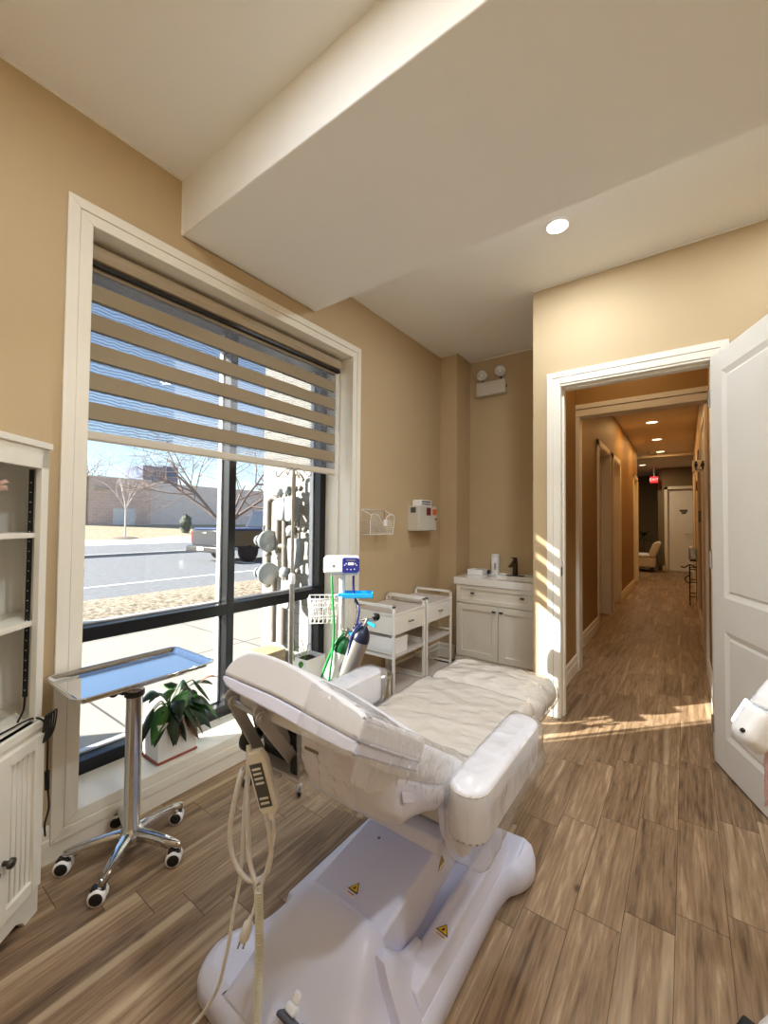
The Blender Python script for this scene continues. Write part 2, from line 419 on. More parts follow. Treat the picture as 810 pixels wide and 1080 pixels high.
    def grid(s, f, nu, nv, smooth=True):
        vv = [f(i/nu, j/nv) for i in range(nu+1) for j in range(nv+1)]
        ff = [(i*(nv+1)+j, (i+1)*(nv+1)+j, (i+1)*(nv+1)+j+1, i*(nv+1)+j+1) for i in range(nu) for j in range(nv)]
        s._add(vv, ff, smooth); return s
    def loft(s, secs, smooth=True, cap=True):
        n = len(secs[0]); vv = [p for sec in secs for p in sec]; ff = []
        for i in range(len(secs)-1):
            for j in range(n): ff.append((i*n+j, i*n+(j+1) % n, (i+1)*n+(j+1) % n, (i+1)*n+j))
        _, fs = s._add(vv, ff, smooth)
        if cap:
            s._add(secs[0], [tuple(range(n))[::-1]]); s._add(secs[-1], [tuple(range(n))])
        bmesh.ops.recalc_face_normals(s.bm, faces=s.bm.faces[:])
        return s
    def puff(s, lo, hi, r, n=(24, 24, 8), crown=0, wr=0, ws=9, mtx=None, seed=0, skirt=None):
        """rounded, crowned cushion box; wr = wrinkle depth"""
        lo, hi = V(lo), V(hi); c = (lo+hi)/2; h = (hi-lo)/2
        r = min(r, h.x, h.y, h.z); cache = {}; faces = []
        def vert(u):
            key = (round(u[0], 5), round(u[1], 5), round(u[2], 5))
            if key in cache: return cache[key]
            p = V((u[0]*h.x, u[1]*h.y, u[2]*h.z))
            q = V([max(-(h[k]-r), min(h[k]-r, p[k])) for k in range(3)])
            d = p-q
            if d.length > 1e-9: d = d.normalized()
            out = q+d*r
            if crown and u[2] > 0: out.z += crown*(1-u[0]**2)*(1-u[1]**2)*max(0, u[2])
            if wr:
                w = c+out
                k = noise.ridged_multi_fractal(w*ws+V((seed*7.3, seed*1.7, 0)), .9, 2.0, 3, 1.0, 2.0)
                dd = d if d.length > 0 else V((0, 0, 1))
                out += dd*((k-1.0)*wr)
            w = c+out
            if skirt: w = skirt(w, u)
            if mtx is not None: w = mtx @ w
            cache[key] = s.bm.verts.new(s.xf @ w); return cache[key]
        nx, ny, nz = n
        for ax, (na, nb) in ((0, (ny, nz)), (1, (nx, nz)), (2, (nx, ny))):
            for sg in (-1, 1):
                for i in range(na):
                    for j in range(nb):
                        qs = []
                        for a, b in ((i, j), (i+1, j), (i+1, j+1), (i, j+1)):
                            ua, ub = 2*a/na-1, 2*b/nb-1
                            qs.append(vert({0: (sg, ua, ub), 1: (ua, sg, ub), 2: (ua, ub, sg)}[ax]))
                        try: faces.append(s.bm.faces.new(qs))
                        except ValueError: pass
        bmesh.ops.recalc_face_normals(s.bm, faces=faces)
        s._tag(faces, True); return s
    def done(s, name, mat=None, parent=None, loc=None, label=None):
        me = bpy.data.meshes.new(name)
        o = bpy.data.objects.new(name, me); COL.objects.link(o)
        L = org(parent) if parent is not None else V(loc) if loc is not None else V((0, 0, 0))
        if L.length: bmesh.ops.translate(s.bm, verts=s.bm.verts[:], vec=-L)
        s.bm.to_mesh(me); s.bm.free()
        for m in (s.mats or [mat]): me.materials.append(m)
        ORG[o.name] = L
        if parent is not None: o.parent = parent
        else: o.location = L
        if label: o['label'] = label
        return o

def thing(name, label, cat, loc, group=None):
    o = bpy.data.objects.new(name, None); COL.objects.link(o); o.empty_display_size = .05
    o.location = loc; ORG[o.name] = V(loc)
    return tag(o, label, cat, group)
def tag(o, label, cat, group=None):
    o['label'] = label; o['category'] = cat
    if group: o['group'] = group
    return o
def struct(o): o['kind'] = 'structure'; return o
def copy_thing(o, loc, label=None, group=None):
    def rec(x, par):
        c = x.copy(); COL.objects.link(c)
        if par is not None: c.parent = par
        for ch in list(x.children): rec(ch, c)
        return c
    r = rec(o, None); r.location = loc; ORG[r.name] = V(loc)
    if label: r['label'] = label
    if group: r['group'] = group
    return r
def spline(pts, n=8, closed=False):
    pts = [V(p) for p in pts]; out = []; k = len(pts)
    for i in range(k if closed else k-1):
        p0 = pts[(i-1) % k] if closed else pts[max(i-1, 0)]; p1 = pts[i]; p2 = pts[(i+1) % k]
        p3 = pts[(i+2) % k] if closed else pts[min(i+2, k-1)]
        for j in range(n):
            t = j/n
            out.append(.5*((2*p1)+(p2-p0)*t+(2*p0-5*p1+4*p2-p3)*t*t+(3*p1-p0-3*p2+p3)*t**3))
    if not closed: out.append(pts[-1])
    return out
def text(name, body, size, loc, rot, mat, parent=None, depth=.0008):
    cu = bpy.data.curves.new(name, 'FONT'); cu.body = body; cu.size = size; cu.extrude = depth
    cu.align_x = 'CENTER'; cu.align_y = 'CENTER'
    t = bpy.data.objects.new(name, cu); COL.objects.link(t)
    dg = bpy.context.evaluated_depsgraph_get(); me = bpy.data.meshes.new_from_object(t.evaluated_get(dg))
    bpy.data.objects.remove(t)
    o = bpy.data.objects.new(name, me); COL.objects.link(o); me.materials.append(mat)
    o.location = V(loc)-(org(parent) if parent is not None else V((0, 0, 0))); o.rotation_euler = rot
    if parent is not None: o.parent = parent
    return o

# ------------------------------------------------------------------ camera (fitted to the photograph's vanishing points)
F_PX, YAW, PITCH, ROLL, HC = 435.76, .630929, .0258131, .0089320, 1.24
cam_d = bpy.data.cameras.new('camera'); cam = bpy.data.objects.new('camera', cam_d); COL.objects.link(cam)
cam_d.sensor_fit = 'HORIZONTAL'; cam_d.sensor_width = 36; cam_d.lens = 36*F_PX/810; cam_d.clip_start = .02; cam_d.clip_end = 500
fw = V((-math.sin(YAW)*math.cos(PITCH), math.cos(YAW)*math.cos(PITCH), math.sin(PITCH)))
rt = V((math.cos(YAW), math.sin(YAW), 0)); upv = rt.cross(fw)
r2 = rt*math.cos(ROLL)+upv*math.sin(ROLL); u2 = -rt*math.sin(ROLL)+upv*math.cos(ROLL)
cam.matrix_world = Matrix(((r2.x, u2.x, -fw.x, 0), (r2.y, u2.y, -fw.y, 0), (r2.z, u2.z, -fw.z, HC), (0, 0, 0, 1)))
SC.camera = cam

# ------------------------------------------------------------------ room shell
XW, YD, ZC, ZS = -1.88, 2.84, 2.825, 2.565
XR, YB = .95, -.28
YO0, YO1, ZO0, ZO1 = .60, 2.17, .147, 2.394        # window opening
b = B(); b.box((-2.3, YB, -.12), (XR+.1, 2.84, 0)); b.box((-1.9, 2.84, -.12), (.16, 20, 0)); b.box((-6, 10.6, -.12), (-1.9, 20, 0))
struct(b.done('floor', M['floor']))
b = B()
b.box((-2.12, YB-.1, 0), (XW, YO0-.02, ZC+.1)); b.box((-2.12, YO1+.02, 0), (XW, 3.468, ZC+.1))
b.box((-2.12, YO0-.02, 0), (XW, YO1+.02, ZO0-.02)); b.box((-2.12, YO0-.02, ZO1+.02), (XW, YO1+.02, ZC+.1))
struct(b.done('wall_left', M['wall']))
b = B(); b.box((-2.12, 3.468, 0), (-1.708, 3.9, ZC+.1)); struct(b.done('wall_column', M['wall']))
b = B(); b.box((-1.708, 3.76, 0), (-.83, 3.9, ZC+.1)); struct(b.done('wall_alcove', M['wall']))
b = B()   # wall with the doorway
b.box((-.83, YD, 0), (-.668, YD+.12, ZC+.1)); b.box((-.668, YD, 2.15), (.125, YD+.12, ZC+.1)); b.box((.125, YD, 0), (XR+.1, YD+.12, ZC+.1))
b.box((-.83, YD+.12, 0), (-.775, 3.9, ZC+.1))
struct(b.done('wall_door', M['wall']))
b = B(); b.box((XR, YB-.1, 0), (XR+.1, YD, ZC+.1)); struct(b.done('wall_right', M['wall']))
b = B(); b.box((-2.12, YB-.1, 0), (XR+.1, YB, ZC+.1)); struct(b.done('wall_back', M['wall']))
b = B(); b.box((-2.12, YB-.1, ZC), (XR+.1, 3.9, ZC+.12)); struct(b.done('ceiling', M['ceil']))
b = B(); b.box((XW-.02, .964, ZS), (XR+.02, 1.817, ZC+.02), .004, 1); struct(b.done('ceiling_soffit', M['ceil']))

# thin white caulk line where walls meet the ceiling
b = B()
b.box((XW, YB, ZC-.008), (XW+.006, .964, ZC)); b.box((XW, 1.817, ZC-.008), (XW+.006, 3.468, ZC)); b.box((XW, .964-.006, ZS), (XW+.005, .966, ZC))
b.box((-.83, YD-.006, ZC-.008), (XR, YD, ZC)); b.box((-1.708, 3.754, ZC-.008), (-.83, 3.76, ZC)); b.box((XW, 3.462, ZC-.008), (-1.708, 3.468, ZC))
b.box((XW, .964, ZS), (XW+.005, 1.817, ZS+.004))
struct(b.done('trim_1', M['trim']))

# exterior face of this wall
b = B()
b.box((-2.3, -3, -.4), (-2.12, .62, 3.4)); b.box((-2.3, 2.19, -.4), (-2.12, 4.5, 3.4)); b.box((-2.3, .62, -.4), (-2.12, 2.19, .13)); b.box((-2.3, .62, 2.42), (-2.12, 2.19, 3.4))
struct(b.done('wall_exterior', M['greybrick']))
b = B(); b.box((-2.93, -3, 2.75), (-2.3, 5, 2.92)); struct(b.done('exterior_canopy', M['greybrick']))
b = B(); b.box((-4.8, -1.245, -.4), (-4.5, -.80, 6.5), .02, 1); struct(b.done('added_shade_pillar', M['greybrick']))  # unseen pillar, added only to keep the sun off the right pane
b = B(); b.box((-2.86, 2.2, -.4), (-2.302, 2.75, 2.748)); struct(b.done('wall_exterior_pier', M['whitebrick']))

# ---- window
def casing(b, y0, y1, z0, z1, w, x, t, axis=0):
    """picture-frame casing with a stepped profile, mitred"""
    def bar(pa, pb, qa, qb):   # outer edge pa-pb, inner edge qa-qb (y,z), trapezoid boards in two steps
        for f0, f1, tt in ((0, .47, t), (.49, 1, t*.82), (.46, .50, t*.6)):
            A = [pa[k]+(qa[k]-pa[k])*f0 for k in (0, 1)]; Bq = [pb[k]+(qb[k]-pb[k])*f0 for k in (0, 1)]
            Cq = [pb[k]+(qb[k]-pb[k])*f1 for k in (0, 1)]; D = [pa[k]+(qa[k]-pa[k])*f1 for k in (0, 1)]
            b.prism([A, Bq, Cq, D], axis, x, x+tt, .0016, 1)
    g = .0005
    bar((y0, z1), (y1, z1), (y0+w, z1-w), (y1-w, z1-w)); bar((y0, z0), (y1, z0), (y0+w, z0+w), (y1-w, z0+w))
    bar((y0, z0), (y0, z1), (y0+w, z0+w), (y0+w, z1-w)); bar((y1, z0), (y1, z1), (y1-w, z0+w), (y1-w, z1-w))
win = thing('window_1', 'large black framed window with white casing beside the mayo stand', 'window', (-2.1, 1.39, ZO0)); struct(win)
b = B(); casing(b, .523, 2.257, .063, 2.476, .084, XW, .02); b.done('window_casing', M['trim'], win)
b = B()
b.box((-2.12, YO0-.02, ZO0-.02), (XW+.004, YO1+.02, ZO0), .002, 1)
b.done('window_sill', M['trim'], win)
b = B()
b.box((-2.12, YO0-.02, ZO0), (XW, YO0, ZO1)); b.box((-2.12, YO1, ZO0), (XW, YO1+.02, ZO1)); b.box((-2.12, YO0-.02, ZO1), (XW, YO1+.02, ZO1+.02))
b.box((-2.10, YO1-.012, ZO0), (-1.985, YO1, ZO1)); b.box((-2.10, YO0, ZO0), (-1.985, YO0+.012, ZO1))
b.done('window_jamb', M['trim'], win)
b = B()
XA, XB = -2.20, -2.10
b.box((XA, YO0, ZO0), (XB, .655, ZO1), .003, 1); b.box((XA, 2.105, ZO0), (XB, YO1, ZO1), .003, 1)
b.box((XA, YO0, ZO0), (XB, YO1, .205), .003, 1); b.box((XA, YO0, 2.33), (XB, YO1, ZO1), .003, 1)
b.done('window_frame', M['black_alu'], win)
b = B(); b.box((XA-.01, 1.377, .2), (XB, 1.423, 2.34), .003, 1); b.done('mullion', M['black_alu'], win)
b = B(); b.box((XA, .65, .712), (XB, 1.38, .772), .003, 1); b.box((XA, 1.42, .712), (XB, 2.11, .772), .003, 1); b.done('transom', M['black_alu'], win)
b = B()      # bare aluminium glazing stops seen beside the mullion and frames
for y in (1.366, 2.095): b.box((-2.20, y, .205), (-2.165, y+.011, 2.33), .002, 1)
for z in (.205, .772):
    for ya, yb in ((.655, 1.377), (1.423, 2.105)): b.box((-2.20, ya, z), (-2.165, yb, z+.01), .002, 1)
b.done('glazing_stop', M['grey_metal'], win)
for ya, yb in ((.655, 1.377), (1.423, 2.105)):
    for za, zb in ((.205, .712), (.772, 2.33)):
        b = B(); b.box((-2.158, ya, za), (-2.152, yb, zb)); b.done('pane', M['glass'], win)

# ---- zebra blind
XBL = -1.972
bl = thing('zebra_blind', 'taupe zebra roller blind half lowered over the big window', 'blind', (XBL, 1.385, 1.57))
YL0, YL1 = .622, 2.112
b = B()
b.prism([(-2.035, 2.385), (-1.975, 2.385), (-1.945, 2.37), (-1.938, 2.335), (-1.948, 2.312), (-1.975, 2.302), (-2.035, 2.302)], 1, YL0-.012, 2.14, .003, 2)
b.done('cassette', M['cass'], bl)
b = B(); b.box((-1.985, YL0-.01, 2.286), (-1.95, 2.137, 2.302), .002, 1); b.done('cassette_lip', M['black'], bl)
pitch, z0 = .1228, 1.603
zt = []
for k in range(6):
    zs0 = z0+k*pitch; zs1 = zs0+.054
    b = B(); b.box((XBL-.0006, YL0, zs0), (XBL+.0006, YL1, zs1)); b.done('sheer_band', M['sheer'], bl)
    if k < 5 :
        b = B(); b.box((XBL-.001, YL0, zs1), (XBL+.001, YL1, zs0+pitch)); b.done('opaque_band', M['band'], bl)
b = B(); b.box((XBL-.001, YL0, z0+5*pitch+.054), (XBL+.001, YL1, 2.30)); b.done('opaque_band', M['band'], bl)
b = B()
XK = XBL-.016
for k in range(6):
    b.box((XK-.0008, YL0, z0+k*pitch+.050), (XK+.0008, YL1, z0+(k+1)*pitch-.001))
b.done('rear_band', M['band'], bl)
b = B(); b.box((XBL-.02, YL0-.002, 1.568), (XBL+.012, YL1+.002, 1.606), .008, 3); b.done('hem_bar', M['hem'], bl)

# ---- doorway trim, baseboards
b = B()
for f0, f1, t in ((0, .47, .02), (.49, 1, .017), (.46, .50, .012)):
    w = .079
    # left, right, head boards with mitres
    o0, o1, oz = -.736, .193, 2.232; i0, i1, iz = o0+w, o1-w, oz-w
    L = lambda a, c, f: a+(c-a)*f
    b.prism([(L(o0, i0, f0), 0), (L(o0, i0, f1), 0), (L(o0, i0, f1), L(oz, iz, f1)), (L(o0, i0, f0), L(oz, iz, f0))], 1, YD-t, YD, .0014, 1)
    b.prism([(L(o1, i1, f0), 0), (L(o1, i1, f1), 0), (L(o1, i1, f1), L(oz, iz, f1)), (L(o1, i1, f0), L(oz, iz, f0))], 1, YD-t, YD, .0014, 1)
    b.prism([(L(o0, i0, f0), L(oz, iz, f0)), (L(o1, i1, f0), L(oz, iz, f0)), (L(o1, i1, f1), L(oz, iz, f1)), (L(o0, i0, f1), L(oz, iz, f1))], 1, YD-t, YD, .0014, 1)
b.box((-.668, YD-.012, 0), (-.652, YD+.13, 2.145), .002, 1); b.box((.113, YD-.012, 0), (.128, YD+.13, 2.145), .002, 1); b.box((-.668, YD-.012, 2.138), (.128, YD+.13, 2.153), .002, 1)
b.box((-.652, YD+.035, 0), (-.640, YD+.075, 2.139), .002, 1); b.box((-.652, YD+.035, 2.127), (.113, YD+.075, 2.139), .002, 1)
b.mat(M['trim']); 
struct(b.done('trim_2'))
tag(B().box((-.6525, YD-.008, .905), (-.6495, YD+.02, .965), .001, 1).done('strike_plate', M['nickel'], loc=(-.651, YD, .905)), 'small dark metal strike plate on the white door jamb', 'strike plate')

def base_run(b, p, q, inward, h=.128):
    p, q = V(p+(0,)), V(q+(0,)); d = (q-p); ln = d.length; d.normalize(); n = V(inward+(0,))
    m = Matrix(((d.x, n.x, 0, p.x), (d.y, n.y, 0, p.y), (0, 0, 1, 0), (0, 0, 0, 1)))
    b.prism([(0, 0), (.016, 0), (.016, h*.62), (.012, h*.66), (.012, h*.93), (.006, h), (0, h)], 0, 0, ln, 0, 1, m)
b = B(); base_run(b, (XW, YB), (XW, 3.468), (1, 0), .13); struct(b.done('baseboard_left', M['trim']))
b = B(); base_run(b, (XW, 3.468), (-1.708, 3.468), (0, -1)); base_run(b, (-1.708, 3.76), (-.83, 3.76), (0, -1)); struct(b.done('baseboard_alcove', M['trim']))
b = B(); base_run(b, (-.83, YD), (-.737, YD), (0, -1)); base_run(b, (.194, YD), (XR, YD), (0, -1)); struct(b.done('baseboard_door', M['trim']))

# ---- open door leaf
dl = thing('door_1', 'white two panel door standing open into the room', 'door', (.113, 2.80, 0)); struct(dl)
ang = math.atan2(-.935, .355)
mt = Matrix.Translation((.113, 2.80, .012)) @ Matrix.Rotation(ang, 4, 'Z')
DW, DH, T = .762, 2.125, .035
b = B()
# leaf local: x along leaf, y thickness (0..-T is towards the room's right), z up; camera sees the y=0 side... both sides panelled
PX0, PX1 = .112, DW-.112; rows = ((.165, .70), (.865, 2.02))
b.box((0, 0, 0), (PX0, T, DH), .0015, 1, mt); b.box((PX1, 0, 0), (DW, T, DH), .0015, 1, mt)
for za, zb in ((0, rows[0][0]), (rows[0][1], rows[1][0]), (rows[1][1], DH)): b.box((PX0, 0, za), (PX1, T, zb), 0, 1, mt)
for za, zb in rows:
    for yy, sgn in ((0, 1), (T, -1)):
        w, dep = .028, .010
        o = [(PX0, za), (PX1, za), (PX1, zb), (PX0, zb)]; i = [(PX0+w, za+w), (PX1-w, za+w), (PX1-w, zb-w), (PX0+w, zb-w)]
        y1 = yy+sgn*dep
        for k in range(4):
            k2 = (k+1) % 4
            b._add([mt @ V((o[k][0], yy, o[k][1])), mt @ V((o[k2][0], yy, o[k2][1])), mt @ V((i[k2][0], y1, i[k2][1])), mt @ V((i[k][0], y1, i[k][1]))], [(0, 1, 2, 3)])
        w2 = w+.012; y2 = yy+sgn*.004
        j = [(PX0+w2, za+w2), (PX1-w2, za+w2), (PX1-w2, zb-w2), (PX0+w2, zb-w2)]
        for k in range(4):
            k2 = (k+1) % 4
            b._add([mt @ V((i[k][0], y1, i[k][1])), mt @ V((i[k2][0], y1, i[k2][1])), mt @ V((j[k2][0], y2, j[k2][1])), mt @ V((j[k][0], y2, j[k][1]))], [(0, 1, 2, 3)])
        b._add([mt @ V((q[0], y2, q[1])) for q in j], [(0, 1, 2, 3)])
bmesh.ops.recalc_face_normals(b.bm, faces=b.bm.faces[:])
b.done('door_leaf', M['door'], dl)
b = B()
for yy, sg in ((0, -1), (T, 1)):
    b.cyl(mt @ V((DW-.07, yy, .96)), mt @ V((DW-.07, yy+sg*.012, .96)), .027); b.cyl(mt @ V((DW-.07, yy, .96)), mt @ V((DW-.07, yy+sg*.05, .96)), .009)
    b.tube([mt @ V((DW-.07, yy+sg*.048, .96)), mt @ V((DW-.18, yy+sg*.05, .96))], .009)
b.done('door_handle', M['steel'], dl)
for z in (.2, 1.06, 1.92):
    B().cyl((.106, 2.807, z-.045), (.106, 2.807, z+.045), .006).done('hinge', M['steel'], dl)

# ------------------------------------------------------------------ hallway seen through the doorway
b = B(); b.box((-.775, YD+.12, 0), (-.762, 3.86, 2.84)); b.box((-.90, 3.86, 0), (-.775, 3.95, 2.9)); b.box((-.775, 3.86, 2.19), (.14, 3.95, 2.95))
for ya, yb, za in ((3.95, 5.60, 0), (5.60, 6.50, 2.2), (6.50, 6.83, 0), (6.83, 7.60, 2.2), (7.60, 9.85, 0), (9.85, 10.6, 2.2)):
    b.box((-1.0, ya, za), (-.86, yb, 2.9))
b.box((-1.9, 3.9, 0), (-1.88, 10.6, 2.9))
struct(b.done('wall_hall_left', M['hall_wall']))
b = B(); b.box((.15, YD+.12, 0), (.3, 13.6, 2.95)); struct(b.done('wall_hall_right', M['hall_wall']))
b = B(); b.box((-1.9, 3.92, 2.86), (.3, 11.3, 2.96)); b.box((-.83, 2.94, 2.825), (.3, 3.95, 2.96)); struct(b.done('ceiling_hall', M['ceil']))
b = B(); b.box((-6, 11.3, 2.80), (.3, 20, 2.95)); b.box((-6, 10.4, 2.87), (-1.0, 11.35, 3.0)); struct(b.done('ceiling_lobby', M['ceil']))
b = B(); b.box((-.52, 13.6, 0), (-.41, 13.75, 2.95)); b.box((-.41, 13.6, 2.21), (.3, 13.75, 2.95)); b.box((-.62, 13.75, 0), (-.52, 16.1, 2.95)); b.box((-6, 15.6, 0), (-.52, 15.75, 2.95)); b.box((-6, 10.6, 0), (-5.9, 15.7, 2.95)); b.box((-6, 10.5, 0), (-1.0, 10.62, 2.95)); b.box((-.41, 13.9, 0), (.3, 14.0, 2.95))
struct(b.done('wall_lobby', M['lobby_wall']))
# casing round the second opening and the hall doors
b = B()
b.box((-.79, 3.835, 0), (-.735, 3.965, 2.19), .002, 1); b.box((-.79, 3.83, 2.165), (.14, 3.965, 2.185), .002, 1)
b.box((-.775, 3.835, 2.185), (.14, 3.86, 2.225), .002, 1); b.box((-.775, 3.828, 2.228), (.14, 3.86, 2.268), .002, 1)
struct(b.done('trim_3', M['trim']))
b = B()
for ya, yb in ((5.60, 6.50), (6.83, 7.60), (9.85, 10.6)):
    b.box((-.862, ya-.075, 0), (-.842, ya, 2.275), .002, 1); b.box((-.862, yb, 0), (-.842, yb+.075, 2.275), .002, 1); b.box((-.862, ya-.075, 2.2), (-.842, yb+.075, 2.275), .002, 1)
    b.box((-1.0, ya, 0), (-.85, ya+.015, 2.2)); b.box((-1.0, yb-.015, 0), (-.85, yb, 2.2)); b.box((-1.0, ya, 2.185), (-.85, yb, 2.2))
struct(b.done('trim_4', M['trim']))
for n_, (ya, yb) in zip((2, 3, 4), ((5.615, 6.485), (6.845, 7.585), (9.865, 10.585))):
    b = B(); b.box((-1.0, ya, .01), (-.965, yb, 2.185), .002, 1)
    for za, zb in ((.2, .85), (1.0, 2.05)): b.box((-.967, ya+.12, za), (-.960, yb-.12, zb), .004, 1)
    struct(b.done('door_%d' % n_, M['trim']))
b = B(); base_run(b, (-.86, 3.965), (-.86, 5.525), (1, 0), .14); base_run(b, (-.86, 7.675), (-.86, 9.775), (1, 0), .14); base_run(b, (-.762, 2.97), (-.762, 3.835), (1, 0), .14); base_run(b, (-.52, 13.6), (-.47, 13.6), (0, -1), .14)
struct(b.done('baseboard_hall_left', M['trim']))
b = B(); base_run(b, (.15, 13.5), (.15, 2.97), (-1, 0), .14); struct(b.done('baseboard_hall_right', M['trim']))
# frames on the right wall (two doorways seen edge on)
b = B()
for ya, yb in ((4.4, 5.3), (7.0, 7.9), (10.2, 11.0)):
    b.box((.13, ya-.075, 0), (.152, ya, 2.25), .002, 1); b.box((.13, yb, 0), (.152, yb+.075, 2.25), .002, 1); b.box((.13, ya, 2.18), (.152, yb, 2.25), .002, 1); b.box((.138, ya, .01), (.152, yb, 2.18))
struct(b.done('trim_5', M['trim']))
# end door
ed = thing('door_5', 'white two panel door at the far end of the hallway', 'door', (-.02, 13.68, 0)); struct(ed)
b = B(); b.box((-.385, 13.66, .01), (.15, 13.70, 2.2), .002, 1)
b.box((-.20, 13.652, .22), (.10, 13.662, .86), .006, 1); b.box((-.20, 13.652, 1.02), (.10, 13.662, 2.05), .006, 1); b.done('door_leaf', M['door'], ed)
b = B(); b.box((-.47, 13.58, 0), (-.395, 13.6, 2.29), .003, 1); b.box((-.47, 13.58, 2.21), (.15, 13.6, 2.29), .003, 1); b.box((-.41, 13.6, 0), (-.395, 13.66, 2.21)); b.done('door_casing', M['trim'], ed)
b = B(); b.cyl((.09, 13.66, 1.0), (.09, 13.60, 1.0), .012); b.tube([(.09, 13.605, 1.0), (-.03, 13.605, 1.0)], .011); b.done('door_handle', M['steel'], ed)
b = B(); b.box((-.13, 13.648, 1.60), (.04, 13.652, 1.66)); b.box((-.09, 13.648, 1.545), (.01, 13.652, 1.595))
tag(b.done('door_sign', M['dkgrey'], loc=(-.045, 13.65, 1.545)), 'small dark sign on the door at the end of the hallway', 'sign')

# downlights
def downlight(loc, r, label, group, mat, power, col, ltype_r=None):
    t = thing('ceiling_light', label, 'light', loc, group)
    x, y, z = loc
    B().lathe([(r*1.22, 0), (r*1.22, -.004), (r*1.05, -.008), (r, -.006), (r, 0)], loc, 32).done('trim_ring', M['white_pl'], t)
    B().lathe([(r, -.005), (r*.5, -.0065), (0, -.007)], loc, 32).done('diffuser', mat, t)
    if power:
        ld = bpy.data.lights.new('lamp', 'AREA'); ld.shape = 'DISK'; ld.size = r*2; ld.energy = power; ld.color = col
        lo = bpy.data.objects.new('lamp', ld); COL.objects.link(lo); lo.parent = t; lo.location = (0, 0, -.012)
    return t
WARM = (.85, .925, 1)
downlight((-.538, 2.275, ZC), .052, 'lit round ceiling downlight by the alcove, before the doorway wall', None, M['emitw'], 17, WARM)
downlight((.48, 2.3, ZC), .052, 'added round ceiling downlight above the open door, out of view', None, M['emitw'], 7, WARM)  # added lamp outside the view, brightens the door side of the room
downlight((-.02, .50, ZC), .052, 'round ceiling downlight on the high ceiling in front of the soffit', None, M['emitw'], 6, (1, .86, .66))
downlight((.62, .55, ZC), .052, 'added unseen ceiling downlight over the right of the entrance corner', None, M['emitw'], 20, WARM)  # added fill lamp beside the camera, never in view
downlight((-.80, .28, ZC), .052, 'added unseen ceiling downlight near the corner cabinet', None, M['emitw'], 12, WARM)  # unseen lamp, added to brighten the cabinet shelves and left side
for k, (x, y) in enumerate(((-.36, 4.15), (-.42, 7.7), (-.43, 9.3), (-.44, 10.9))):  # the nearest lamp is invented and hidden, lights the sign and hall floor
    downlight((x, y, 2.86), .075, ('added round downlight hidden just behind the second door frame', 'largest visible round downlight in the hallway ceiling', 'middle of the visible round downlights in the hallway ceiling', 'farthest round downlight in the hallway ceiling')[k], 'hallway downlights', M['emithall'], 10 if k else 6, (1, .56, .20) if k else (1, .72, .42))

downlight((-.36, 3.42, 2.825), .05, 'round downlight in the lobby between the two door frames', None, M['emithall'], 3.4, (1, .68, .36))
downlight((-.9, 12.6, 2.80), .07, 'added round downlight over the cream bench beyond the hallway', None, M['emithall'], 15, (1, .82, .55))  # lamp put in to brighten the lobby walls
# exit sign, restroom sign, bench, plant, wall bits in the hall
es = thing('exit_sign', 'red lit exit sign hanging at the end of the hallway', 'sign', (-.69, 13.4, 2.39))
B().box((-.78, 13.385, 2.39), (-.60, 13.415, 2.56), .006, 2).done('sign_box', M['exit_red'], es)
B().cyl((-.69, 13.4, 2.56), (-.69, 13.4, 2.80), .008).done('hanger', M['white_pl'], es)
text('lettering', 'EXIT', .10, (-.69, 13.383, 2.475), (PI/2, 0, 0), M['exit_txt'], es)
rs = thing('restroom_sign', 'tan restroom sign with two black figures projecting over the hallway', 'sign', (.15, 4.5, 1.70))
B().box((.048, 4.49, 1.708), (.146, 4.50, 1.806), .002, 2).done('sign_plate', M['signtan'], rs)
B().box((.138, 4.48, 1.70), (.15, 4.51, 1.815), .003, 1).done('bracket', M['nickel'], rs)
for x, dress in ((.075, 0), (.122, 1)):
    b = B(); y = 4.487; k = .62; zc = 1.763
    b.cyl((x, y+.003, zc+.028), (x, y, zc+.028), .0085, n=14)
    b.prism([(x+a*k, zc+c_*k) for a, c_ in ((-.018, .03), (.018, .03), ((.030 if dress else .018), -.02), (.010, -.022), (.010, -.058), (-.010, -.058), (-.010, -.022), (-(.030 if dress else .018), -.02))], 1, y, y+.003)
    b.done('pictogram', M['black'], rs)
B().box((.066, 4.487, 1.7215), (.134, 4.49, 1.7245)).done('underline', M['black'], rs)
for y, z, nm, lab in ((5.9, 1.28, 'thermostat', 'small grey thermostat on the right wall of the hallway'), (7.1, 1.72, 'door_plate', 'small dark plaque below the restroom sign on the hallway wall')):
    tag(B().box((.118, y, z), (.15, y+.1, z+.13), .006, 2).done(nm, M['grey'] if z < 1.5 else M['maroon'], loc=(.15, y, z)), lab, nm.replace('_', ' '))
dsp = thing('wall_dispenser', 'silver dispenser on the hallway right wall above the wire rack', 'dispenser', (.13, 7.5, .72))
B().box((.03, 7.45, .74), (.13, 7.58, .93), .02, 3).done('body', M['steel'], dsp)
B().box((.045, 7.46, .72), (.12, 7.57, .74), .004, 1).done('spout', M['black'], dsp)
rk = thing('wire_rack', 'dark wire floor rack against the hallway right wall', 'rack', (.09, 8.2, 0))
b = B()
for x in (.045, .135):
    for y in (8.0, 8.4): b.tube([(x, y, 0), (x, y, .60)], .008, 6)
for z in (.14, .36, .56):
    b.tube([(.045, 8.0, z), (.135, 8.0, z), (.135, 8.4, z), (.045, 8.4, z)], .007, 6, closed=True)
b.done('frame', M['darkwire'], rk)
B().tube(spline([(-.07, 8.0, .60), (-.02, 8.0, .585), (.05, 8.0, .63), (.13, 8.0, .58)], 6), .009, 6).done('scroll', M['darkwire'], rk)
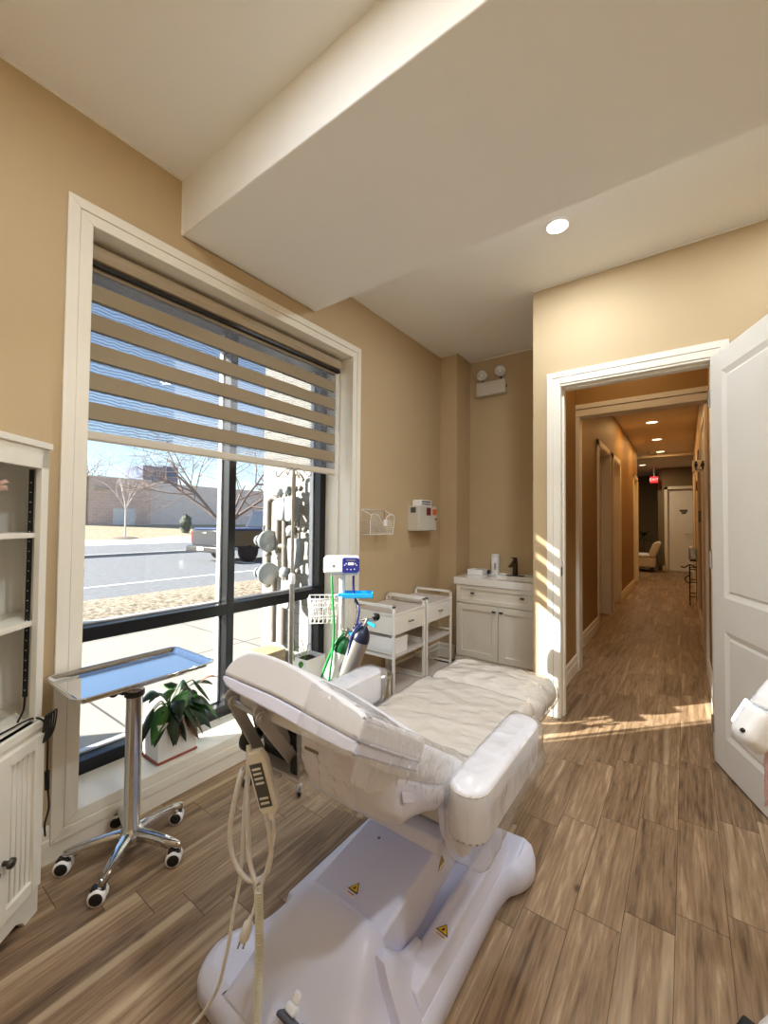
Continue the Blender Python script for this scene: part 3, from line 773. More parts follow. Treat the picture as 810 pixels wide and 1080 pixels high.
b = B(); b.tube(spline([(.045, 8.0, .34), (.0, 8.0, .37), (-.01, 8.0, .43), (.045, 8.0, .46)], 6), .008, 6); b.done('scroll', M['darkwire'], rk)
so = thing('lobby_bench', 'cream chaise bench with rolled arm beyond the hallway end', 'bench', (-1.3, 13.2, 0))
B().puff((-2.5, 12.85, .12), (-.66, 13.5, .40), .05, (20, 10, 6)).done('base', M['sofa'], so)
B().puff((-2.5, 12.83, .385), (-.76, 13.52, .48), .045, (20, 10, 6), crown=.02).done('seat', M['vinyl'], so)
b = B(); b.prism([(-.82, .40), (-.66, .40), (-.58, .62), (-.52, .76), (-.57, .81), (-.68, .78), (-.76, .62)], 1, 12.85, 13.5, .03, 3); b.done('rolled_arm', M['sofa'], so)
for x in (-2.4, -.74):
    for y in (12.92, 13.43): B().cyl((x, y, 0), (x, y, .13), .018, .026).done('leg', M['olive_pot'], so)
pp = thing('potted_palm', 'dark potted palm standing behind the cream bench', 'plant', (-1.0, 14.3, 0))
B().lathe([(0, 0), (.13, 0), (.17, .3), (.16, .3), (0, .27)], (-1.0, 14.3, 0)).done('pot', M['olive_pot'], pp)
B().tube(spline([(-1.0, 14.3, .27), (-.99, 14.3, .6), (-1.0, 14.3, .9)], 5), .018, 6).done('trunk', M['bark'], pp)
b = B()
for k in range(34):
    a = k*2.4; e = random.uniform(-.3, 1.0); L = random.uniform(.28, .42)
    d = V((math.cos(a)*math.cos(e), math.sin(a)*math.cos(e), math.sin(e)))
    p0 = V((-1.0, 14.3, .9+random.uniform(-.06, .06))); p1 = p0+d*L*.6; p2 = p0+d*L+V((0, 0, -.12))
    sd = d.cross(V((0, 0, 1))).normalized()*.016
    b._add([p0-sd*.5, p0+sd*.5, p1+sd, p1-sd, p2], [(0, 1, 2, 3), (3, 2, 4)])
b.done('frond', M['leaf'], pp)

# ------------------------------------------------------------------ corner cabinet
P0 = V((-1.674, .44, 0)); e_ = V((math.cos(math.radians(-50)), math.sin(math.radians(-50)), 0)); nin = V((-e_.y, e_.x, 0))*-1   # nin points into the corner
if nin.x > 0: nin = -nin
LW = .36
def cabm(): return Matrix(((e_.x, nin.x, 0, P0.x), (e_.y, nin.y, 0, P0.y), (0, 0, 1, 0), (0, 0, 0, 1)))
cm = cabm()
KZ = .272
cc = thing('corner_cabinet', 'white corner cabinet with open shelves above beadboard doors', 'cabinet', (-1.62, .1, 0))
Q1 = P0+e_*LW
foot = [(P0.x, P0.y), (Q1.x, Q1.y), (Q1.x, YB+.012), (XW+.018, YB+.012), (XW+.018, P0.y)]
ZT, ZK = 1.487, .605
b = B()
b.prism(foot, 2, .075, .578, .002, 1)
b.done('base_carcass', M['cab'], cc)
def inset(poly, d):   # pulls the diagonal front back by d
    o = nin*d
    return [(poly[0][0]+o.x, poly[0][1]), (poly[1][0], poly[1][1]+o.y)]+poly[2:]
b = B(); b.box((-.004, -.010, .578), (LW+.004, .02, ZK), .003, 1, cm); b.prism([(P0.x, P0.y+.004)]+foot[1:4]+[(XW+.018, P0.y+.004)], 2, .578, ZK, .002, 1); b.done('countertop', M['cab'], cc)
b = B()
b.prism([(0, 0), (.03, 0), (.05, 0), (.060, .018), (.085, .034), (LW-.085, .034), (LW-.060, .018), (LW-.05, 0), (LW, 0), (LW, .085), (0, .085)], 1, -.004, .016, .001, 1, cm)
b.prism(inset(foot, .02)[1:] + [], 2, .0, .08) if False else None
b.box((XW+.018, P0.y-.016, 0), (P0.x, P0.y, .085)); b.done('plinth', M['cab'], cc)
for x0, x1, kx in ((.012, LW/2-.002, .157), (LW/2+.002, LW-.012, LW/2+.03)):
    d = B()
    z0_, z1_ = .095, .565; fr_ = .036
    d.box((x0, -.02, z0_), (x0+fr_, -.001, z1_), .0015, 1, cm); d.box((x1-fr_, -.02, z0_), (x1, -.001, z1_), .0015, 1, cm)
    d.box((x0+fr_, -.02, z0_), (x1-fr_, -.001, z0_+fr_), .0015, 1, cm); d.box((x0+fr_, -.02, z1_-fr_), (x1-fr_, -.001, z1_), .0015, 1, cm)
    n = 5; ww = (x1-x0-2*fr_)/n
    for k in range(n): d.box((x0+fr_+k*ww+.0015, -.012, z0_+fr_), (x0+fr_+(k+1)*ww-.0015, -.002, z1_-fr_), .002, 1, cm)
    do = d.done('door', M['cab'], cc)
    B().lathe([(0, 0), (.007, 0), (.006, .012), (.014, .018), (.013, .026), (0, .029)], cm @ V((kx, -.02, KZ)), 16, -nin).done('knob', M['nickel'], do)
# hutch
b = B()
b.box((0, .0, ZK), (.03, .018, ZT-.02), .001, 1, cm); b.box((LW-.03, 0, ZK), (LW, .018, ZT-.02), .001, 1, cm)
b.box((0, 0, ZT-.085), (LW, .018, ZT-.02), .001, 1, cm)
b.done('face_frame', M['cab'], cc)
for q_ in (((XW+.018, P0.y-.016, ZK), (P0.x-.002, P0.y, ZT-.02)), ((Q1.x-.016, YB+.012, ZK), (Q1.x, Q1.y, ZT-.02))): B().box(*q_).done('side_panel', M['cab'], cc)
b = B(); b.box((XW+.018, YB+.012, ZK), (XW+.026, P0.y, ZT-.02)); b.box((XW+.018, YB+.012, ZK), (Q1.x, YB+.02, ZT-.02)); b.done('back_panel', M['white_pl'], cc)
b = B(); b.prism([(p[0], p[1]) for p in foot], 2, ZT-.02, ZT, .002, 1); b.box((-.006, -.008, ZT-.02), (LW+.006, .01, ZT), .002, 1, cm); b.done('top_panel', M['cab'], cc)
for z in (.905, 1.182):   # open shelves
    sh = inset(foot, .03)
    B().prism(sh, 2, z, z+.016, .001, 1).done('shelf', M['cab'], cc)
# LED strip and its cable
ls = thing('led_strip', 'black light strip stuck inside the open shelves of the corner cabinet', 'light strip', tuple(cm @ V((.031, .03, ZK))))
p0 = cm @ V((.0335, .03, ZK+.03)); p1 = cm @ V((.0335, .03, ZT-.09))
b = B(); b.box((.031, .022, ZK+.08), (.0345, .036, ZT-.088), 0, 1, cm); b.done('strip', M['black'], ls)
for k in range(22):
    z = ZK+.10+k*.031
    B().box((.0345, .027, z), (.0349, .031, z+.002), 0, 1, cm).done('diode', M['stickwhite'], ls)
b = B(); b.tube(spline([cm @ V((.034, .028, ZK+.085)), cm @ V((.036, .03, ZK+.04)), cm @ V((.045, .04, ZK+.006))], 6), .003, 6); b.done('lead', M['black'], ls)
cb = thing('cable_bundle', 'black power cable bundled and hanging off the corner cabinet edge', 'cable', tuple(cm @ V((0, -.014, .55))))
b = B(); b.tube(spline([cm @ V((.30, .08, ZK+.006)), cm @ V((.20, .045, ZK+.005)), cm @ V((.09, .03, ZK+.006)), cm @ V((.03, .005, ZK+.012)), cm @ V((.008, -.014, ZK-.01)), cm @ V((-.002, -.017, .56))], 6), .003, 6)
b.tube(spline([cm @ V((-.002, -.017, .57)), cm @ V((-.008, -.015, .50)), cm @ V((-.012, -.013, .42)), cm @ V((-.02, -.013, .35)), cm @ V((-.028, -.01, .30)), cm @ V((-.012, -.01, .26)), cm @ V((-.016, -.01, .22))], 6), .003, 6)
b.done('cord', M['black'], cb)
b = B()
for k in range(5):
    o = (k-2)*.006
    b.tube(spline([cm @ V((.012+o*.7, -.02, .535)), cm @ V((.004+o*1.5, -.028, .56)), cm @ V((-.012+o*1.8, -.022, .615)), cm @ V((-.002+o, -.016, .60)), cm @ V((.012+o*.6, -.018, .55))], 6, True), .0026, 6, closed=True)
b.done('coil', M['black'], cb)
B().cyl(cm @ V((-.008, -.015, .43)), cm @ V((-.014, -.013, .37)), .007, n=10).done('inline_switch', M['black'], cb)
fl = thing('flower_ornament', 'pale pink flower on the top open shelf of the corner cabinet', 'flower', tuple(cm @ V((.22, .10, 1.20))))
b = B(); c0 = cm @ V((.138, .070, 1.318))
b.tube(spline([cm @ V((.22, .10, 1.198)), cm @ V((.20, .09, 1.26)), c0], 6), .003, 6); b.done('stem', M['stem'], fl)
b = B()
for k in range(9):
    a = k*2*PI/9; el_ = .35 if k % 2 else .8
    d = (V((math.cos(a), math.sin(a), 0))*math.cos(el_)+V((0, 0, 1))*math.sin(el_)); sd = V((-math.sin(a), math.cos(a), 0)); nn = d.cross(sd)
    b.grid(lambda u, v, d=d, sd=sd, nn=nn: c0+d*(u*.055)+sd*((v-.5)*.034*math.sin(PI*min(1, .12+u*.86)))+nn*(.012*((v-.5)**2*4)-.010*u*u), 8, 6)
b.done('petal', M['petal'], fl)

# ------------------------------------------------------------------ mayo stand
HX, HY = -1.672, .716
ms = thing('mayo_stand', 'chrome instrument stand with flat steel tray in front of the window', 'medical stand', (HX, HY, 0))
b = B()
b.lathe([(0, .045), (.035, .045), (.045, .06), (.045, .085), (.032, .105), (.0275, .11), (.0275, .595), (.030, .60), (.030, .612), (.0, .614)], (HX, HY, 0), 28)
b.done('post', M['chrome'], ms)
B().lathe([(.031, .585), (.034, .588), (.034, .604), (.031, .607)], (HX, HY, 0), 24).done('collar', M['black'], ms)
B().cyl((HX, HY, .6), (HX, HY, .660), .016).done('inner_post', M['chrome'], ms)
b = B(); b.cyl((HX-.02, HY-.03, .597), (HX-.055, HY-.045, .600), .007); b.lathe([(0, 0), (.017, .002), (.021, .010), (.019, .022), (0, .026)], (HX-.046, HY-.044, .6), 16, (-.92, -.38, 0)); b.done('clamp_knob', M['black'], ms)
angs = [math.atan2(y-HY, x-HX) for x, y in ((-1.772, .537), (-1.543, .581), (-1.508, .805), (-1.728, .919), (-1.834, .721))]
a0 = sum((angs[k]-(k*2*PI/5) for k in range(1)), 0)
for k in range(5):
    a = a0+k*2*PI/5; d = V((math.cos(a), math.sin(a), 0)); sd = V((-d.y, d.x, 0)); c = V((HX, HY, 0)); LR = .186
    secs = []
    for t in [0, .15, .35, .6, .82, .95, 1.0]:
        w = .022-.007*t if t < .95 else .010; z1 = .100-.022*t*t; z0_ = z1-.030+.006*t
        if t == 1.0: w = .006
        q = c+d*(.02+t*LR)
        secs.append([q-sd*w+V((0, 0, z0_)), q+sd*w+V((0, 0, z0_)), q+sd*w*.9+V((0, 0, z1-.008)), q+sd*w*.5+V((0, 0, z1)), q-sd*w*.5+V((0, 0, z1)), q-sd*w*.9+V((0, 0, z1-.008))])
    lg = B().loft(secs).done('leg', M['chrome'], ms)
    pc = c+d*(LR+.008); tr_ = V((math.cos(a+.5), math.sin(a+.5), 0)); ax = V((.78, -.62, 0))
    w = V((ax.y, -ax.x, 0))*-.0
    hub = pc+V((-.012, -.012, 0))*.6
    cs = B(); cs.cyl(pc+V((0, 0, .052)), pc+V((0, 0, .078)), .008); cs.mat(M['black'])
    cs.box((-.016, -.021, .030), (.016, .021, .056), .008, 3, Matrix.Translation(hub) @ Matrix.Rotation(math.atan2(ax.y, ax.x), 4, 'Z'))
    cso = cs.done('caster', M['black'], ms)
    wl = B()
    for s_ in (-1, 1):
        wl.mat(M['white_pl']); wl.lathe([(.020, 0), (.0265, .001), (.027, .006), (.0265, .013), (.020, .016)], hub+ax*(s_*.005)+V((0, 0, .027)), 20, ax*s_)
        wl.mat(M['black']); wl.lathe([(.0202, .0155), (.018, .018), (0, .0185)], hub+ax*(s_*.005)+V((0, 0, .027)), 20, ax*s_)
    wl.done('wheel', None, cso)
# tray: rolled rim, shallow dish
TX0, TX1, TY0, TY1, TZ = -1.845, -1.515, .478, .955, .683
def rr(x0, x1, y0, y1, r, z, n=6):
    out = []
    for cx, cy, a in ((x1-r, y1-r, 0), (x0+r, y1-r, PI/2), (x0+r, y0+r, PI), (x1-r, y0+r, 1.5*PI)):
        for k in range(n+1):
            t = a+k*PI/2/n; out.append(V((cx+r*math.cos(t), cy+r*math.sin(t), z)))
    return out
b = B()
secs = [rr(TX0, TX1, TY0, TY1, .03, TZ-.003), rr(TX0, TX1, TY0, TY1, .03, TZ), rr(TX0+.007, TX1-.007, TY0+.007, TY1-.007, .026, TZ+.001), rr(TX0+.012, TX1-.012, TY0+.012, TY1-.012, .024, TZ-.003), rr(TX0+.024, TX1-.024, TY0+.024, TY1-.024, .02, TZ-.017), rr(TX0+.03, TX1-.03, TY0+.03, TY1-.03, .016, TZ-.0175)]
n = len(secs[0])
vv = [p for s_ in secs for p in s_]; ff = [(i*n+j, i*n+(j+1) % n, (i+1)*n+(j+1) % n, (i+1)*n+j) for i in range(len(secs)-1) for j in range(n)]
b._add(vv, ff, True); b._add(secs[-1], [tuple(range(n))])
b.done('tray', M['chrome'], ms)
b = B(); b.tube([(TX0+.03, TY0+.03, TZ-.022), (TX1-.03, TY0+.03, TZ-.022), (TX1-.03, TY1-.03, TZ-.022), (TX0+.03, TY1-.03, TZ-.022)], .004, 8, closed=True); b.tube([(HX, TY0+.03, TZ-.022), (HX, TY1-.03, TZ-.022)], .004, 8); b.done('tray_support', M['chrome'], ms)

# ------------------------------------------------------------------ planters
def planter(name, label, cx, cy, z, sx, sy, h, group):
    t = thing(name, label, 'plant', (cx, cy, z), group)
    b = B()
    o = [V((cx+i*sx/2, cy+j*sy/2, 0)) for i, j in ((-1, -1), (1, -1), (1, 1), (-1, 1))]
    def ring(k, zz, grow=0): return [V((cx+(p.x-cx)*k, cy+(p.y-cy)*k, zz)) for p in o]
    b.loft([ring(.97, z+.006), ring(1, z+h), ring(.94, z+h), ring(.93, z+h-.03)], smooth=False, cap=False)
    b._add(ring(.97, z+.006), [(0, 3, 2, 1)]); 
    b.done('pot', M['pot'], t)
    B()._add([(p.x, p.y, z+h-.03) for p in ring(.93, 0)], [(0, 1, 2, 3)]) if False else None
    s_ = B(); s_.grid(lambda u, v: V((cx+(u-.5)*sx*.92, cy+(v-.5)*sy*.92, z+h-.028+.006*noise.noise(V((u*9, v*9, cx))))), 8, 8); s_.done('soil', M['soil'], t)
    return t
pl = planter('potted_plant', 'white square planter of wilting peace lily on the window sill behind the steel tray', -1.982, 1.01, ZO0, .150, .182, .175, None)
B().box((-2.061, .916, ZO0), (-1.903, 1.104, ZO0+.011), .003, 1).done('saucer', M['terra'], pl)
def leaf(b, base, tip, w, droop=.03, curl=.2, n=8, roll=0):
    base, tip = V(base), V(tip); d = tip-base; L = d.length; d.normalize()
    sd = d.cross(V((0, 0, 1)));
    if sd.length < .05: sd = V((1, 0, 0))
    sd.normalize(); nn = sd.cross(d).normalized()
    sd2 = sd*math.cos(roll)+nn*math.sin(roll); nn2 = sd2.cross(d)
    def f(u, v):
        ww = w*math.sin(PI*min(1, u*.94+.05))**.8*(1-.35*u)
        return base+d*(u*L)+V((0, 0, droop*math.sin(PI*u)))+sd2*((v-.5)*2*ww)+nn2*(-abs(v-.5)*2*ww*curl)
    b.grid(f, n, 4)
c = V((-1.982, 1.01, ZO0+.17))
lv = [((-1.93, .93, .35), .030), ((-1.90, .98, .33), .026), ((-1.89, 1.05, .36), .030), ((-1.92, 1.13, .39), .030), ((-2.04, 1.14, .37), .028), ((-2.02, .93, .42), .026), ((-1.95, .98, .44), .028), ((-1.96, 1.06, .45), .028), ((-2.0, 1.02, .46), .026), ((-1.91, 1.02, .41), .03), ((-1.90, 1.10, .34), .03),
      ((-2.04, .97, .40), .026), ((-1.93, 1.15, .34), .026), ((-1.99, 1.16, .42), .024), ((-1.88, .99, .38), .024), ((-2.06, 1.05, .42), .026)]
stems = B()
for k, (p, w) in enumerate(lv):
    p = V(p); m_ = c+(p-c)*.55+V((0, 0, .05))
    stems.tube(spline([c+V(((random.random()-.5)*.06, (random.random()-.5)*.08, 0)), c+(m_-c)*.5+V((0, 0, .03)), m_], 4), .0028, 5)
    drop = V((p.x, p.y, p.z))+V(((p.x-c.x)*.5, (p.y-c.y)*.5, -.10 if k < 5 or k in (10, 12) else -.03))
    q = B(); leaf(q, m_, drop, w*1.45, .03, .35, roll=random.uniform(-.5, .5)); q.done('leaf', M['leaf'] if k % 3 else M['leaf2'], pl)
for p, w, mt_ in (((-1.90, 1.135, .195), .034, 'dryleaf'), ((-1.885, 1.10, .20), .036, 'dryleaf'), ((-1.888, .99, .215), .032, 'dryleaf'), ((-1.90, .90, .24), .030, 'leaf'), ((-1.925, .835, .26), .022, 'leaf'), ((-1.96, .85, .22), .024, 'leaf'), ((-1.89, 1.04, .21), .03, 'leaf'), ((-1.94, 1.19, .33), .022, 'leaf'), ((-1.91, 1.10, .25), .042, 'leaf')):
    p = V(p); top = V((p.x-.012+(c.x-p.x)*.25, p.y+(c.y-p.y)*.45, max(.36, p.z+.13)))
    stems.tube(spline([c, c+(top-c)*.5+V((0, 0, .05)), top], 4), .003, 5)
    q = B(); leaf(q, top, p, w*1.15, .012, .5, roll=random.uniform(-.3, .3)); q.done('leaf', M[mt_], pl, label='brown dried leaf' if mt_ == 'dryleaf' else None)
b = B(); leaf(b, (-1.93, 1.12, .45), (-1.86, 1.18, .475), .02, .02, .3); b.done('leaf', M['dryleaf'], pl, label='curled brown dried leaf')
for k in range(12):
    a = random.uniform(-.9, 1.5); r_ = random.uniform(.02, .06)
    m_ = c+V((r_*math.cos(a)+.02, r_*math.sin(a)*1.6, random.uniform(.03, .13)))
    tp = m_+V((random.uniform(.02, .06), random.uniform(-.06, .07), random.uniform(-.13, -.04)))
    stems.tube(spline([c, c+(m_-c)*.5+V((0, 0, .02)), m_], 4), .0028, 5)
    q = B(); leaf(q, m_, tp, random.uniform(.026, .038), .02, .4, roll=random.uniform(-.6, .6)); q.done('leaf', M['leaf'], pl)
stems.done('stem', M['stem'], pl)
p2 = planter('potted_plant', 'small white square planter with sparse green stems on the sill beside the drip pole', -1.995, 1.905, ZO0, .155, .165, .226, None)
b = B()
c2 = V((-1.995, 1.88, ZO0+.20))
ends = [(-1.96, 1.80, .50), (-2.0, 1.78, .44), (-1.93, 1.87, .46), (-1.98, 1.92, .44), (-1.96, 1.72, .37)]
for p in ends: b.tube(spline([c2, c2+(V(p)-c2)*.5+V((0, 0, .05)), p], 6), .0022, 5)
b.done('stem', M['stem'], p2)
for p, q, w in (((-1.955, 1.755, .44), (-1.955, 1.745, .525), .02), ((-1.955, 1.745, .385), (-1.955, 1.735, .455), .028), ((-1.945, 1.80, .37), (-1.94, 1.79, .33), .02)):
    l = B(); leaf(l, p, q, w, 0, .2); l.done('leaf', M['leaf2'], p2)

# ------------------------------------------------------------------ drip pole
IX, IY = -1.615, 1.425
iv = thing('drip_pole', 'slim stainless drip pole with hooks between window and chair headrest', 'drip pole', (IX, IY, 0))
B().cyl((IX, IY, .10), (IX, IY, .96), .0125).done('lower_tube', M['steel'], iv)
B().cyl((IX, IY, .94), (IX, IY, 1.50), .0085).done('upper_tube', M['steel'], iv)
B().lathe([(.013, 0), (.016, .004), (.016, .045), (.010, .055)], (IX, IY, .925), 18).done('height_collar', M['white_pl'], iv)
for k in range(4):
    a = k*PI/2+.5; d = V((math.cos(a), math.sin(a), 0))
    B().tube(spline([V((IX, IY, 1.498)), V((IX, IY, 1.50))+d*.03+V((0, 0, .012)), V((IX, IY, 1.49))+d*.062, V((IX, IY, 1.472))+d*.078, V((IX, IY, 1.478))+d*.092, V((IX, IY, 1.498))+d*.09], 5), .0028, 8).done('hook', M['steel'], iv)
B().lathe([(0, .06), (.035, .06), (.04, .075), (.03, .105), (.014, .115)], (IX, IY, 0), 20).done('hub', M['grey_metal'], iv)
for k in range(5):
    a = math.atan2(1.307-IY, -1.409-IX)+k*2*PI/5; d = V((math.cos(a), math.sin(a), 0)); c = V((IX, IY, 0))
    if (c+d*.235).x < XW+.03: d = d*.98
    B().tube([c+d*.02+V((0, 0, .088)), c+d*.12+V((0, 0, .085)), c+d*.215+V((0, 0, .070))], [.013, .012, .009], 8).done('leg', M['grey_metal'], iv)
    cs = B(); q = c+d*.22
    cs.cyl(q+V((0, 0, .05)), q+V((0, 0, .075)), .007); cs.prism([(-.012, .022), (.012, .022), (.012, .055), (-.012, .055)], 1, -.012, .012, .002, 1, Matrix.Translation(q) @ Matrix.Rotation(a, 4, 'Z'))
    co = cs.done('caster', M['grey_metal'], iv)
    ax = V((-d.y, d.x, 0)); B().lathe([(.0, -.007), (.018, -.007), (.023, -.004), (.023, .004), (.018, .007), (0, .007)], q+V((0, 0, .023)), 18, ax).done('wheel', M['rubber'], co)

# ------------------------------------------------------------------ gas unit on its stand
NX, NY = -1.585, 1.77
nu = thing('gas_delivery_unit', 'white gas unit with blue control panel on a pole stand by the window edge', 'medical device', (NX, NY, 0))
hd = Matrix.Translation((NX, NY, 1.0)) @ Matrix.Rotation(math.radians(40), 4, 'Z')
b = B(); b.box((-.102, -.06, -.045), (.098, .06, .047), .014, 4, hd); hb = b.done('control_head', M['white_pl'], nu)
# blue panel: right part of the face towards the room
b = B(); b.prism([(.002, -.036), (.010, -.042), (.084, -.042), (.0975, -.032), (.0975, .034), (.084, .044), (.010, .044), (.002, .038)], 1, -.0635, -.050, .003, 2, hd); pb = b.done('control_panel', M['panelblue'], nu)
b = B(); b.box((.034, -.0645, .002), (.066, -.0632, .017), 0, 1, hd); b.mat(M['stickwhite'])
b.done('display', M['lblue'], pb)
for x, z in ((.016, .002), (.024, .010), (.074, .010), (.082, .002), (.03, -.02), (.05, -.022), (.07, -.02)): B().cyl(hd @ V((x, -.0632, z)), hd @ V((x, -.0652, z)), .0032, n=10).done('button', M['white_pl'], pb)
b = B(); b.box((.025, -.0645, .026), (.075, -.0632, .033), 0, 1, hd); b.done('lettering', M['grey'], pb)
b = B(); b.prism([(-.052, -.008), (-.038, -.008), (-.045, .006)], 1, -.0612, -.0600, 0, 1, hd); b.done('emblem', M['dkgrey'], hb)
b = B(); b.box((-.06, -.03, -.055), (.09, .05, -.044), .002, 1, hd); b.done('head_bracket', M['grey_metal'], nu)
b = B(); b.cyl((NX, NY, .07), (NX, NY, .95), .017); b.done('pole', M['white_metal'], nu)
b = B()
for k in range(5):
    a = k*2*PI/5+.9; d = V((math.cos(a), math.sin(a), 0))
    b.tube([V((NX, NY, .075))+d*.015, V((NX, NY, .065))+d*.17], [.015, .011], 8)
b.done('base', M['white_metal'], nu)
b = B()
for k in range(5):
    a = k*2*PI/5+.9; d = V((math.cos(a), math.sin(a), 0)); q = V((NX, NY, .022))+d*.17
    b.lathe([(0, -.008), (.018, -.008), (.022, 0), (.018, .008), (0, .008)], q, 14, (-d.y, d.x, 0)); b.cyl(q+V((0, 0, .01)), q+V((0, 0, .05)), .006)
b.done('caster', M['rubber'], nu)
# blue tray clamped on the pole
tm = Matrix.Translation((NX+.10, NY+.02, .825)) @ Matrix.Rotation(math.radians(40), 4, 'Z')
b = B()
b.box((-.085, -.055, 0), (.085, .055, .006), .002, 1, tm)
for q in ((-.085, -.055, .085, -.049), (-.085, .049, .085, .055), (-.085, -.055, -.079, .055), (.079, -.055, .085, .055)): b.box((q[0], q[1], 0), (q[2], q[3], .026), .002, 1, tm)
b.box((-.11, -.012, .002), (-.08, .012, .02), .002, 1, tm); b.done('tray', M['sky_blue'], nu)
# wire basket
bx = Matrix.Translation((NX-.085, NY-.058, .748)) @ Matrix.Rotation(math.radians(40), 4, 'Z')
b = B()
def rect(z, k): return [bx @ V((x*k*.085, y*k*.065, z)) for x, y in ((-1, -1), (1, -1), (1, 1), (-1, 1))]
for z, k in ((-.07, .84), (-.03, .9), (.02, .96), (.065, 1)): b.tube(rect(z, k), .003 if z > .06 else .002, 6, closed=True)
for i in range(7):
    t = -1+i/3
    for s_ in (-1, 1):
        b.tube([bx @ V((t*.085, s_*.065, .065)), bx @ V((t*.84*.085, s_*.84*.065, -.07))], .0016, 5); b.tube([bx @ V((s_*.085, t*.065, .065)), bx @ V((s_*.84*.085, t*.84*.065, -.07))], .0016, 5)
    b.tube([bx @ V((t*.84*.085, -.84*.065, -.07)), bx @ V((t*.84*.085, .84*.065, -.07))], .0016, 5)
b.tube([bx @ V((.085, .0, .05)), V((NX, NY, .80))], .004, 6)
b.done('wire_basket', M['white_metal'], nu)
# liner bags in the basket
b = B(); b.puff((-.07, -.05, -.06), (.07, .05, .05), .03, (14, 12, 10), wr=.008, ws=22, mtx=bx); tag(b.done('folded_hose_bag', M['filmloose'], loc=tuple(bx @ V((0, 0, -.06)))), 'clear bagged tubing lying in the white wire basket', 'bag')
def cyl_bottle(name, label, top, axis, rad, bodym, domem, length, bandm=None):
    top = V(top); ax = V(axis).normalized(); bot = top-ax*length
    t = thing(name, label, 'gas cylinder', tuple(bot))
    B().lathe([(0, 0), (rad*.85, 0), (rad, .02), (rad, length-.065), (rad*.98, length-.055)], bot, 26, ax).done('body', bodym, t)
    B().lathe([(rad*1.003, length-.075), (rad*1.003, length-.06), (rad*.93, length-.04), (rad*.72, length-.015), (rad*.42, length), (rad*.3, length+.008), (0, length+.01)], bot, 26, ax).done('shoulder', domem, t)
    if bandm: B().lathe([(rad*1.006, .28), (rad*1.006, .315)], bot, 26, ax).done('label_band', bandm, t)
    p = top+ax*.005
    b = B(); b.cyl(p, p+ax*.05, .012); b.cyl(p+ax*.04-V((.05, .03, 0))*.6, p+ax*.04+V((.04, .03, 0)), .008); v = b.done('valve', M['steel'], t)
    g = p+ax*.045+V((.035, .03, .012))
    b = B(); b.lathe([(0, -.008), (.021, -.008), (.021, .008), (0, .009)], g, 18, (.8, -.6, .1)); b.done('gauge', M['black'], v)
    b = B(); b.cyl(p+ax*.03, p+ax*.03+V((.05, .01, -.02)), .009); b.done('regulator', M['sky_blue'], v)
    return bot
AX = (V((-1.579, 1.779, .587))-V((-1.650, 1.730, .349))).normalized()
g_bot = cyl_bottle('gas_cylinder', 'leaning gas cylinder with green shoulder and green hose', (-1.527, 1.738, .60), AX, .050, M['whitecyl'], M['dgreen'], .60)
n_bot = cyl_bottle('gas_cylinder', 'leaning silver gas cylinder with navy shoulder and blue hose', (-1.425, 1.778, .665), AX, .050, M['alu'], M['dnavy'], .63, M['sky_blue'])
gt, ntp = V((-1.527, 1.738, .60)), V((-1.425, 1.778, .665))
b = B(); b.tube(spline([hd @ V((-.055, -.035, -.06)), hd @ V((-.053, -.05, -.12)), V((-1.555, 1.675, .62)), V((-1.55, 1.635, .38)), V((-1.55, 1.635, .22))], 8), .0065, 8)
b.tube(spline([gt+V((.0, -.01, .03)), gt+V((-.03, -.055, -.03)), gt+V((-.075, -.085, -.16)), gt+V((-.115, -.10, -.32)), gt+V((-.12, -.10, -.45))], 8), .0065, 8)
tag(b.done('green_hose', M['green'], loc=tuple(hd @ V((-.055, -.035, -.06)))), 'green gas hose hanging from the white unit to the green cylinder', 'hose')
b = B(); b.tube(spline([hd @ V((.065, -.03, -.06)), hd @ V((.068, -.035, -.16)), ntp+V((-.03, -.012, .10)), ntp+V((-.03, -.03, .02))], 8), .006, 8)
b.tube(spline([ntp+V((-.0, -.02, .03)), ntp+V((-.03, -.06, -.02)), ntp+V((-.05, -.075, -.14)), ntp+V((-.075, -.085, -.30)), ntp+V((-.10, -.085, -.42))], 8), .006, 8)
tag(b.done('blue_hose', M['navy'], loc=tuple(hd @ V((.065, -.03, -.06)))), 'navy blue hose hanging from the unit past the blue tray', 'hose')

# pedal bin
bn = thing('pedal_bin', 'small round steel waste bin behind the far armrest', 'bin', (-1.50, 2.02, 0))
B().lathe([(0, 0), (.075, 0), (.08, .006), (.08, .31), (.076, .315)], (-1.50, 2.02, 0), 30).done('body', M['steel'], bn)
B().lathe([(.082, .310), (.083, .325), (.07, .342), (.03, .35), (0, .351)], (-1.50, 2.02, 0), 30).done('lid', M['steel'], bn)
B().lathe([(.081, .0), (.084, .003), (.084, .02), (.081, .023)], (-1.50, 2.02, 0), 30).done('base_ring', M['black'], bn)

